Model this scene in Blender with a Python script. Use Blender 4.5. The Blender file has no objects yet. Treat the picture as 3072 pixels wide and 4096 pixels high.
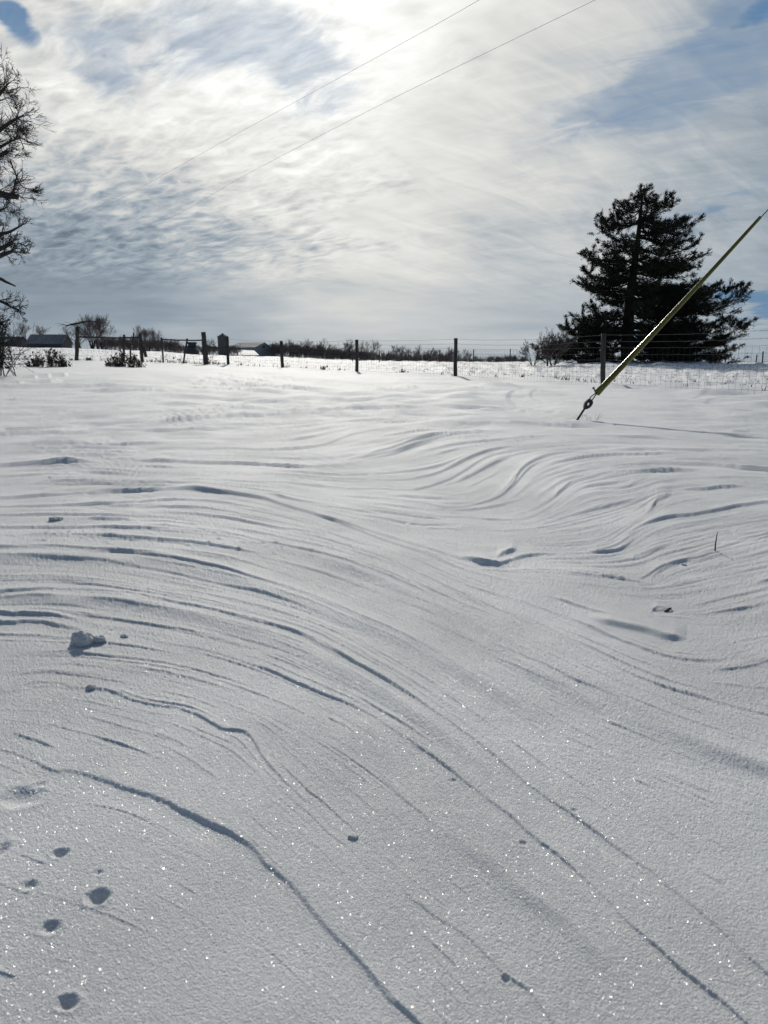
import bpy, math, random
import numpy as np
from mathutils import Vector, Matrix, noise as mnoise
random.seed(7); RNG = np.random.default_rng(11)
scene = bpy.context.scene
COL = scene.collection
R = math.radians

# ------------------------------------------------------------------ camera
F = 2900.0; CX = 1536.0; CY = 2048.0; HOR = 1415.0     # focal length and optical centre in photo pixels
CH = 0.85                                              # eye height over the snow
PITCH = math.atan((CY - HOR) / F)
cam_d = bpy.data.cameras.new("camera"); cam = bpy.data.objects.new("camera", cam_d); COL.objects.link(cam)
cam.location = (0, 0, CH); cam.rotation_euler = (math.pi / 2 - PITCH, 0, 0)
cam_d.sensor_fit = 'VERTICAL'; cam_d.sensor_height = 36.0; cam_d.lens = F / 4096 * 36.0
cam_d.clip_start = 0.05; cam_d.clip_end = 12000
cam_d.dof.use_dof = True; cam_d.dof.focus_distance = 5.5; cam_d.dof.aperture_fstop = 7.0
scene.camera = cam
scene.render.resolution_x = 768; scene.render.resolution_y = 1024
scene.view_settings.view_transform = 'Standard'; scene.view_settings.look = 'None'
scene.view_settings.exposure = 0.05; scene.view_settings.gamma = 1.0

def ray(px, py):
    u = (px - CX) / F; v = (CY - py) / F
    cp, sp = math.cos(PITCH), math.sin(PITCH)
    return Vector((u, v * sp + cp, v * cp - sp))
def at(px, py, Y):                     # point on the sight line of a photo pixel at world depth Y
    d = ray(px, py); return Vector((0, 0, CH)) + d * (Y / d.y)

# ------------------------------------------------------------------ sun and sky
SUN_AZ = math.atan((1287 - CX) / F)    # left of straight ahead
SUN_EL = R(28.0)
sun_dir = Vector((math.sin(SUN_AZ) * math.cos(SUN_EL), math.cos(SUN_AZ) * math.cos(SUN_EL), math.sin(SUN_EL)))
sl = bpy.data.lights.new("sun", 'SUN'); sl.energy = 2.7; sl.angle = R(2.2); sl.color = (1.0, 0.94, 0.84)
so = bpy.data.objects.new("sun", sl); COL.objects.link(so)
so.rotation_euler = (-sun_dir).to_track_quat('-Z', 'Y').to_euler()

class S:                               # tiny expression wrapper over shader math nodes
    nt = None
    def __init__(s, sock): s.s = sock
    @staticmethod
    def m(op, *a, clamp=False):
        n = S.nt.nodes.new('ShaderNodeMath'); n.operation = op; n.use_clamp = clamp
        for i, x in enumerate(a):
            if isinstance(x, S): S.nt.links.new(x.s, n.inputs[i])
            else: n.inputs[i].default_value = float(x)
        return S(n.outputs[0])
    def __add__(s, o): return S.m('ADD', s, o)
    __radd__ = __add__
    def __sub__(s, o): return S.m('SUBTRACT', s, o)
    def __rsub__(s, o): return S.m('SUBTRACT', o, s)
    def __mul__(s, o): return S.m('MULTIPLY', s, o)
    __rmul__ = __mul__
    def __truediv__(s, o): return S.m('DIVIDE', s, o)
    def clamp(s): return S.m('ADD', s, 0.0, clamp=True)
def sstep(x, a, b):
    n = S.nt.nodes.new('ShaderNodeMapRange'); n.interpolation_type = 'SMOOTHSTEP'
    S.nt.links.new(x.s, n.inputs['Value'])
    n.inputs['From Min'].default_value = a; n.inputs['From Max'].default_value = b
    return S(n.outputs['Result'])
def vec(x, y, z):
    n = S.nt.nodes.new('ShaderNodeCombineXYZ')
    for i, q in enumerate((x, y, z)):
        if isinstance(q, S): S.nt.links.new(q.s, n.inputs[i])
        else: n.inputs[i].default_value = q
    return n.outputs[0]
def noise(v, scale, detail=4, rough=0.5, dist=0.0, lac=2.0):
    n = S.nt.nodes.new('ShaderNodeTexNoise'); S.nt.links.new(v, n.inputs['Vector'])
    n.inputs['Scale'].default_value = scale; n.inputs['Detail'].default_value = detail
    n.inputs['Roughness'].default_value = rough; n.inputs['Distortion'].default_value = dist
    n.inputs['Lacunarity'].default_value = lac
    return S(n.outputs['Fac'])
def mixc(f, a, b):
    n = S.nt.nodes.new('ShaderNodeMix'); n.data_type = 'RGBA'
    S.nt.links.new(f.s, n.inputs[0]) if isinstance(f, S) else setattr(n.inputs[0], 'default_value', f)
    for i, q in ((6, a), (7, b)):
        if isinstance(q, tuple): n.inputs[i].default_value = (*q, 1)
        else: S.nt.links.new(q, n.inputs[i])
    return n.outputs[2]
def scalec(c, f):
    n = S.nt.nodes.new('ShaderNodeVectorMath'); n.operation = 'SCALE'
    if isinstance(c, tuple): n.inputs[0].default_value = c
    else: S.nt.links.new(c, n.inputs[0])
    if isinstance(f, S): S.nt.links.new(f.s, n.inputs['Scale'])
    else: n.inputs['Scale'].default_value = f
    return n.outputs[0]

world = bpy.data.worlds.new("World"); scene.world = world; world.use_nodes = True
nt = world.node_tree; nt.nodes.clear(); S.nt = nt
out = nt.nodes.new('ShaderNodeOutputWorld'); bg = nt.nodes.new('ShaderNodeBackground')
bg.inputs['Strength'].default_value = 0.1
nt.links.new(bg.outputs[0], out.inputs[0])
sky = nt.nodes.new('ShaderNodeTexSky'); sky.sky_type = 'NISHITA'; sky.sun_disc = False
sky.sun_elevation = SUN_EL; sky.sun_rotation = SUN_AZ; sky.air_density = 1.0; sky.dust_density = 0.4; sky.ozone_density = 2.0
tc = nt.nodes.new('ShaderNodeTexCoord'); sep = nt.nodes.new('ShaderNodeSeparateXYZ')
nt.links.new(tc.outputs['Generated'], sep.inputs[0])
dx, dy, dz = (S(sep.outputs[i]) for i in range(3))
az = S.m('ARCTAN2', dx, dy); el = S.m('ARCSINE', dz)
zp = S.m('MAXIMUM', dz, 0.0) + 0.20
PX_, PY_ = dx / zp, dy / zp
def azel(px, py):
    d = ray(px, py).normalized(); return math.atan2(d.x, d.y), math.asin(d.z)
wz = noise(vec(PX_, PY_, 0.0), 1.6, 4)
wz2 = noise(vec(PX_, PY_, 7.3), 1.6, 4)
azw = az + (wz - 0.5) * 0.30; elw = el + (wz2 - 0.5) * 0.14
def blob(px, py, rx, ry, rot=0.0, warp=True):
    a0, e0 = azel(px, py); a = (azw if warp else az) - a0; e = (elw if warp else el) - e0
    c, s_ = math.cos(rot), math.sin(rot)
    p = (a * c + e * s_) * (F / rx); q = (e * c - a * s_) * (F / ry)
    return S.m('EXPONENT', (p * p + q * q) * -1.0)
# broad brightness of the cloud sheet
B = (0.455 + blob(1290, -350, 1300, 650) * 0.34 + blob(1350, -60, 480, 420) * 0.16 + blob(1350, 750, 420, 620, 0) * 0.20
     + blob(500, 380, 650, 300) * 0.22 + blob(150, 1180, 800, 150) * -0.10 + blob(420, 800, 620, 220, 0.15) * -0.05
     + blob(3200, 800, 500, 900) * -0.03 + blob(1900, 1000, 900, 360) * 0.08 + blob(2300, 250, 700, 600) * 0.03)
# fade away from the sun, so the half of the sky behind the camera and overhead is open blue
front = S.m('EXPONENT', (az * az * 0.55 + S.m('POWER', S.m('ABSOLUTE', el - 0.33), 2.0) * 3.2) * -1.0)
# billowed rows of small cloud on the left, streaked veil on the right
rot = R(-28); cr, sr = math.cos(rot), math.sin(rot)
U = PX_ * cr + PY_ * sr; V = PY_ * cr - PX_ * sr
warpx = noise(vec(PX_, PY_, 20.0), 5.0, 3) - 0.5; warpy = noise(vec(PX_, PY_, 27.0), 5.0, 3) - 0.5
Uw = U + warpx * 0.10; Vw = V + warpy * 0.10
def puffs(scale, seed, su=0.8, sv=1.25):
    n = S.nt.nodes.new('ShaderNodeTexVoronoi'); n.feature = 'SMOOTH_F1'; n.inputs['Smoothness'].default_value = 0.7
    S.nt.links.new(vec(Uw * su, Vw * sv, seed), n.inputs['Vector']); n.inputs['Scale'].default_value = scale
    return S(n.outputs['Distance'])
puff = 1.0 - sstep(puffs(13.0, 1.0), 0.15, 0.62)
cellr = noise(vec(Uw * 0.75, Vw * 1.3, 14.0), 11.0, 4, 0.5, 0.2)
fine_c = noise(vec(Uw * 0.7, Vw * 1.4, 3.0), 26.0, 6, 0.62, 0.5)
cells2 = noise(vec(U * 0.8, V * 1.3, 4.0), 4.6, 4, 0.5, 0.4)
rot2 = R(38); c2, s2 = math.cos(rot2), math.sin(rot2)
U2 = PX_ * c2 + PY_ * s2; V2 = PY_ * c2 - PX_ * s2
streak = noise(vec(U2 * 0.6, V2 * 1.7, 2.0), 5.0, 6, 0.6, 0.9)
streak2 = noise(vec(U2 * 0.7, V2 * 1.4, 9.0), 1.9, 4, 0.55, 0.4)
wisp = noise(vec(U * 0.5, V * 2.0, 12.0), 7.0, 6, 0.62, 1.0)
leftm = sstep(az * -1.0 + (wz - 0.5) * 0.7 + (el - 0.2) * 0.35, -0.06, 0.10) * sstep(el, 0.050, 0.12)
tex_l = (puff - 0.55) * 0.12 + (cells2 - 0.5) * 0.42 + (fine_c - 0.5) * 0.30 + (S.m('ABSOLUTE', cellr - 0.5) * -1.0 + 0.08) * 0.95
tex_r = (streak - 0.5) * 0.34 + (streak2 - 0.5) * 0.34 + (wisp - 0.5) * 0.16
hz = noise(vec(az, el * 8.0, 3.0), 5.0, 6, 0.55, 0.4)
tex_h = (hz - 0.5) * 0.26
up = sstep(el, 0.03, 0.15)
tex = (tex_l * leftm + tex_r * (1.0 - leftm)) * up + tex_h * (1.0 - up)
bright = (B + tex * 0.9)
# open blue gaps
hole_n = noise(vec(U * 0.7, V * 1.4, 5.0), 8.0, 6, 0.6, 0.8)
deep = blob(75, 105, 75, 48, -0.6, False) * 1.25 + blob(10, 40, 60, 25, 0, False) * 0.9 + blob(420, 240, 40, 70, 0.5, False) * 0.62 + blob(3110, 60, 200, 70, 0.35) * 0.9 + blob(3160, 1200, 300, 60, 0.05) * 1.3
thin = (blob(420, 260, 90, 130, .5, False) * 0.9 + blob(330, 285, 60, 20, 0, False) * .8 + blob(760, 90, 420, 130, 0.1) * 1.0 + blob(1150, 250, 300, 160, -0.8) * 1.0
        + blob(3000, 120, 480, 200, 0.35) * 1.0 + blob(2800, 290, 480, 90, 0.2) * 0.9 + blob(3100, 1220, 600, 110, 0.05) * 0.8
        + blob(2480, 440, 380, 70, 0.4) * 0.8 + blob(2820, 830, 480, 60, 0.15) * 0.7)
hn = hole_n - 0.5
gap1 = sstep(deep + hn * 1.6 * S.m('MINIMUM', deep * 1.6, 1.0), 0.28, 1.05) * 0.88
gap2 = sstep(thin + hn * 3.2 * S.m('MINIMUM', thin * 1.6, 1.0), 0.15, 1.35) * (0.10 + wisp * 0.95).clamp() * 0.85
gap = S.m('MAXIMUM', gap1, gap2)
veil = mixc(sstep(bright, 0.30, 0.72), (0.68, 0.84, 1.0), (1.0, 1.0, 0.965))
cloud = scalec(veil, S.m('MAXIMUM', bright, 0.12) * 10.0)
blue = mixc(0.85, scalec(sky.outputs[0], 0.5), (0.62, 1.85, 3.7))
far_blue = scalec(mixc(0.35, sky.outputs[0], (1.1, 1.9, 3.2)), 0.62)
c1 = mixc(gap, cloud, blue)
c2_ = mixc(sstep(front, 0.10, 0.55), far_blue, c1)
nt.links.new(c2_, bg.inputs['Color'])

# ------------------------------------------------------------------ materials
def new_mat(name):
    m = bpy.data.materials.new(name); m.use_nodes = True; t = m.node_tree; t.nodes.clear(); S.nt = t
    o = t.nodes.new('ShaderNodeOutputMaterial'); b = t.nodes.new('ShaderNodeBsdfPrincipled')
    t.links.new(b.outputs[0], o.inputs[0]); return m, t, b, o
def objco(t):
    n = t.nodes.new('ShaderNodeTexCoord'); return n.outputs['Object']
def mat(name, c1, c2, rough=0.8, scale=8.0, stretch=(1, 1, 1), bump=0.0, bscale=None, metal=0.0):
    m, t, b, o = new_mat(name)
    mp = t.nodes.new('ShaderNodeMapping'); t.links.new(objco(t), mp.inputs[0]); mp.inputs['Scale'].default_value = stretch
    n = noise(mp.outputs[0], scale, 6, 0.6)
    t.links.new(mixc(sstep(n, 0.32, 0.68), c1, c2), b.inputs['Base Color'])
    b.inputs['Roughness'].default_value = rough; b.inputs['Metallic'].default_value = metal
    if bump:
        bp = t.nodes.new('ShaderNodeBump'); bp.inputs['Strength'].default_value = bump; bp.inputs['Distance'].default_value = 0.01
        n2 = noise(mp.outputs[0], bscale or scale * 2, 4, 0.6)
        t.links.new(n2.s, bp.inputs['Height']); t.links.new(bp.outputs[0], b.inputs['Normal'])
    return m

def snow_mat(name="snow"):
    m, t, b, o = new_mat(name); oc = objco(t)
    n1 = noise(oc, 420, 2, 0.6); n2 = noise(oc, 130, 3, 0.6); n3 = noise(oc, 34, 4, 0.55); n4 = noise(oc, 6, 4, 0.55)
    big = noise(oc, 1.3, 3, 0.5)
    col = mixc(sstep(n4, 0.3, 0.7), (0.74, 0.75, 0.755), (0.80, 0.805, 0.80))
    t.links.new(col, b.inputs['Base Color'])
    b.inputs['Roughness'].default_value = 0.72; b.inputs['Specular IOR Level'].default_value = 0.5
    amt = sstep(big, 0.35, 0.65) * 0.5 + 0.55
    h = ((n1 - 0.5) * 0.0060 + (n2 - 0.5) * 0.0036) * amt + (n3 - 0.5) * 0.0011 * amt + (n4 - 0.5) * 0.003
    bp = t.nodes.new('ShaderNodeBump'); bp.inputs['Strength'].default_value = 1.0; bp.inputs['Distance'].default_value = 1.0
    t.links.new(h.s, bp.inputs['Height']); t.links.new(bp.outputs[0], b.inputs['Normal'])
    # ice-crystal facets: every little cell has its own mirror tilt, so a few of them catch the sun
    last = b.outputs[0]
    for sc, thr, amp, w in ((520.0, 0.50, 0.8, 0.16), (300.0, 0.72, 0.8, 0.08), (170.0, 0.93, 0.8, 0.06)):
        vo = t.nodes.new('ShaderNodeTexVoronoi'); vo.inputs['Scale'].default_value = sc; t.links.new(oc, vo.inputs['Vector'])
        sp = t.nodes.new('ShaderNodeSeparateColor'); t.links.new(vo.outputs['Color'], sp.inputs[0])
        r_, g_, b_ = (S(sp.outputs[i]) for i in range(3))
        nv = vec((r_ - 0.5) * amp, (g_ - 0.5) * amp, 1.0)
        nn = t.nodes.new('ShaderNodeVectorMath'); nn.operation = 'NORMALIZE'; t.links.new(nv, nn.inputs[0])
        gl = t.nodes.new('ShaderNodeBsdfGlossy'); gl.inputs['Roughness'].default_value = 0.24
        gl.inputs['Color'].default_value = (1, 1, 1, 1); t.links.new(nn.outputs[0], gl.inputs['Normal'])
        near = 1.0 - sstep(S(vo.outputs['Distance']), 0.16, 0.26)
        f = sstep(b_, thr, thr + 0.01) * near * w
        mx = t.nodes.new('ShaderNodeMixShader'); t.links.new(f.s, mx.inputs[0]); t.links.new(last, mx.inputs[1]); t.links.new(gl.outputs[0], mx.inputs[2])
        last = mx.outputs[0]
    t.links.new(last, o.inputs[0])
    return m
M = {
 'snow': snow_mat(),
 'wood': mat('weathered_wood', (0.03, 0.026, 0.022), (0.08, 0.07, 0.06), 0.85, 14, (1, 1, 0.12), 0.6, 30),
 'wire': mat('dull_fence_wire', (0.05, 0.05, 0.05), (0.10, 0.095, 0.09), 0.9, 20),
 'tpost': mat('rusty_steel_post', (0.035, 0.03, 0.028), (0.09, 0.05, 0.035), 0.7, 12),
 'yellow': mat('yellow_plastic', (0.095, 0.084, 0.004), (0.14, 0.12, 0.006), 0.24, 5, (1, 1, 0.2)),
 'steel': mat('dark_galvanised_steel', (0.02, 0.024, 0.024), (0.05, 0.055, 0.055), 0.7, 30),
 'cable': mat('black_cable', (0.02, 0.02, 0.02), (0.05, 0.05, 0.05), 0.6, 10),
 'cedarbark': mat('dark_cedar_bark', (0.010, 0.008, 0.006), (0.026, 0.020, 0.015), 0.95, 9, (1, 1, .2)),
 'line': mat('aluminium_line', (0.16, 0.16, 0.165), (0.24, 0.24, 0.24), 0.6, 10),
 'bark': mat('grey_bark', (0.022, 0.019, 0.017), (0.06, 0.052, 0.046), 0.9, 9, (1, 1, 0.2), 0.8, 20),
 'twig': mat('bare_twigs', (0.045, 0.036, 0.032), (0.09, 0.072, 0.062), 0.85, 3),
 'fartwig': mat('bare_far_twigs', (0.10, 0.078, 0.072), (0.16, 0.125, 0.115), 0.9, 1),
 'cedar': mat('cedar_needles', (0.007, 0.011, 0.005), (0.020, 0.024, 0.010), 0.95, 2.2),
 'grass': mat('dry_grass', (0.16, 0.115, 0.06), (0.30, 0.23, 0.13), 0.9, 5),
 'weed': mat('dead_weed_leaves', (0.05, 0.034, 0.024), (0.12, 0.08, 0.05), 0.9, 6),
 'barn_roof': mat('grey_metal_roof', (0.14, 0.13, 0.14), (0.22, 0.205, 0.215), 0.55, 0.6, (3, 0.3, 1)),
 'barn_wall': mat('dark_barn_boards', (0.05, 0.05, 0.06), (0.09, 0.088, 0.1), 0.85, 2, (6, 6, 0.2)),
 'white_metal': mat('pale_metal_siding', (0.13, 0.17, 0.20), (0.18, 0.225, 0.25), 0.6, 1.2, (5, 5, 0.2)),
 'white_roof': mat('pale_metal_roof', (0.15, 0.17, 0.185), (0.21, 0.23, 0.24), 0.8, 0.5),
 'dark': mat('dark_opening', (0.02, 0.022, 0.025), (0.035, 0.035, 0.04), 0.6, 2),
 'bin': mat('corrugated_bin_steel', (0.06, 0.06, 0.062), (0.10, 0.10, 0.10), 0.85, 1, (1, 1, 8)),
}

# ------------------------------------------------------------------ mesh helpers
class MB:
    def __init__(s): s.v = []; s.f = []
    def tube(s, pts, rad, n=6, cap=True):
        pts = [Vector(p) for p in pts]
        if not isinstance(rad, (list, tuple)): rad = [rad] * len(pts)
        base = len(s.v); t0 = (pts[1] - pts[0]).normalized()
        ref = Vector((0, 0, 1)) if abs(t0.z) < 0.9 else Vector((1, 0, 0))
        a = t0.cross(ref).normalized()
        for i, p in enumerate(pts):
            t = (pts[min(i + 1, len(pts) - 1)] - pts[max(i - 1, 0)]).normalized()
            a = (a - t * a.dot(t)).normalized(); b = t.cross(a)
            for k in range(n):
                w = 2 * math.pi * k / n
                s.v.append(tuple(p + (a * math.cos(w) + b * math.sin(w)) * rad[i]))
        for i in range(len(pts) - 1):
            for k in range(n):
                k2 = (k + 1) % n
                s.f.append((base + i * n + k, base + i * n + k2, base + (i + 1) * n + k2, base + (i + 1) * n + k))
        if cap and n > 2:
            s.f.append(tuple(base + k for k in reversed(range(n))))
            s.f.append(tuple(base + (len(pts) - 1) * n + k for k in range(n)))
    def poly(s, *p):
        b = len(s.v); s.v += [tuple(q) for q in p]; s.f.append(tuple(range(b, b + len(p))))
    def box(s, x0, x1, y0, y1, z0, z1):
        b = len(s.v)
        s.v += [(x, y, z) for z in (z0, z1) for y in (y0, y1) for x in (x0, x1)]
        for q in ((0, 2, 3, 1), (4, 5, 7, 6), (0, 1, 5, 4), (2, 6, 7, 3), (0, 4, 6, 2), (1, 3, 7, 5)):
            s.f.append(tuple(b + i for i in q))
    def build(s, name, m, parent=None, smooth=False, loc=None):
        me = bpy.data.meshes.new(name)
        vs = s.v
        o = bpy.data.objects.new(name, me)
        if loc is not None:
            vs = [(x - loc[0], y - loc[1], z - loc[2]) for x, y, z in vs]
        if loc is not None and parent is None: o.location = loc
        me.from_pydata(vs, [], s.f); me.materials.append(M[m])
        if smooth: me.polygons.foreach_set('use_smooth', [True] * len(me.polygons))
        COL.objects.link(o)
        if parent: o.parent = parent
        return o
def tag(o, label=None, cat=None, group=None, kind=None):
    if label: o['label'] = label
    if cat: o['category'] = cat
    if group: o['group'] = group
    if kind: o['kind'] = kind
    return o
def thing(name, loc, label, cat, group=None):
    o = bpy.data.objects.new(name, None); COL.objects.link(o); o.location = loc; o.empty_display_size = 0.2
    return tag(o, label, cat, group)

# ------------------------------------------------------------------ terrain: broad shape
# for photo columns: (distance, height) of the lie of the land
def zp_(py, d): return CH - (py - HOR) * d / F
LD = np.linspace(math.log(2.0), math.log(4200.0), 120)
cols_px = [-2500, -300, 310, 600, 850, 1131, 1428, 1822, 2415, 3072, 3700, 5500]
prof = [
 [(8, 0), (20, .12), (38, .50), (60, .66), (100, 1.3), (150, 2.4), (250, 2.6), (500, 2.0), (4000, -10)],
 [(8, 0), (20, .12), (38, .48), (60, .66), (100, 1.3), (150, 2.4), (250, 2.6), (500, 2.0), (4000, -10)],
 [(8, 0), (20, .12), (37, .50), (60, .60), (100, 1.0), (150, zp_(1394, 150)), (250, 2.0), (500, 0.0), (4000, -30)],
 [(8, 0), (20, .12), (38, .44), (60, .52), (100, .75), (150, zp_(1403, 150)), (250, 1.0), (500, -2.5), (4000, -35)],
 [(8, 0), (20, .08), (37, .34), (60, .40), (100, .55), (150, zp_(1422, 150)), (250, .2), (500, -3), (4000, -40)],
 [(8, 0), (20, .03), (36, .20), (60, .22), (100, .30), (150, zp_(1426, 150)), (260, -.2), (500, -4), (4000, -45)],
 [(8, 0), (20, 0), (31, .07), (50, .12), (90, zp_(1439, 90)), (150, -.75), (260, -2.6), (500, -6), (4000, -60)],
 [(8, 0), (20, 0), (26, .05), (45, .12), (75, zp_(1445, 75)), (120, -.9), (260, -3.4), (500, -7), (4000, -70)],
 [(8, 0), (20, .05), (30, .12), (50, zp_(1446, 50)), (75, .0), (120, -1.2), (260, -4), (500, -8), (4000, -75)],
 [(8, 0), (16, .05), (30, .12), (50, zp_(1447, 50)), (75, .0), (120, -1.2), (260, -4), (500, -8), (4000, -75)],
 [(8, 0), (16, .05), (30, .12), (50, .3), (75, .0), (120, -1.2), (260, -4), (500, -8), (4000, -75)],
 [(8, 0), (16, .05), (30, .12), (50, .3), (75, .0), (120, -1.2), (260, -4), (500, -8), (4000, -75)]]
tab = np.array([np.interp(LD, [math.log(a) for a, _ in p], [b for _, b in p]) for p in prof])
k = np.exp(-np.linspace(-2, 2, 7) ** 2); k /= k.sum()
tab = np.array([np.convolve(np.pad(r, 3, mode='edge'), k, mode='valid') for r in tab])
PXG = np.linspace(-2500, 5500, 161)
tabf = np.array([np.interp(PXG, cols_px, tab[:, j]) for j in range(tab.shape[1])]).T
tabf = np.array([np.convolve(np.pad(tabf[:, j], 3, mode='edge'), k, mode='valid') for j in range(tabf.shape[1])]).T
def broad(X, Y):
    X = np.asarray(X, float); Y = np.asarray(Y, float)
    r = np.hypot(X, Y); px = CX + F * X / np.maximum(np.abs(Y), 1e-3)
    px = np.where(Y < 0, np.where(X < 0, -2500, 5500), px)
    a = np.clip((px + 2500) / 50.0, 0, 159.999); b = np.clip((np.log(np.maximum(r, 2.0)) - LD[0]) / (LD[1] - LD[0]), 0, 118.999)
    i = a.astype(int); j = b.astype(int); fa = a - i; fb = b - j
    z = (tabf[i, j] * (1 - fa) * (1 - fb) + tabf[i + 1, j] * fa * (1 - fb) + tabf[i, j + 1] * (1 - fa) * fb + tabf[i + 1, j + 1] * fa * fb)
    u = 0.012 * np.sin(X * 1.1 + 0.8 * np.sin(Y * 0.7)) * np.sin(Y * 0.9 + 1.3) * np.clip(r / 3, 0, 1)
    u = u + 0.05 * np.sin(X * 0.31 + 1.0) * np.sin(Y * 0.23 + 0.4) * np.clip((r - 6) / 20, 0, 1)
    return z + u
def gz(x, y): return float(broad(x, y))
def gat(px, Y):                         # point on the snow under a photo column at depth Y
    x = (px - CX) / F * (Y * math.cos(PITCH) + CH * math.sin(PITCH)); return Vector((x, Y, gz(x, Y)))

# ------------------------------------------------------------------ terrain: wind-carved ridges, traced then laid out on the ground
def unproj_plane(px, py):
    u = (px - CX) / F; v = (CY - py) / F
    cp, sp = math.cos(PITCH), math.sin(PITCH)
    yy = v * sp + cp; zz = v * cp - sp; t = -CH / zz
    return u * t, yy * t
K = 3072 / 1659.0
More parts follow.
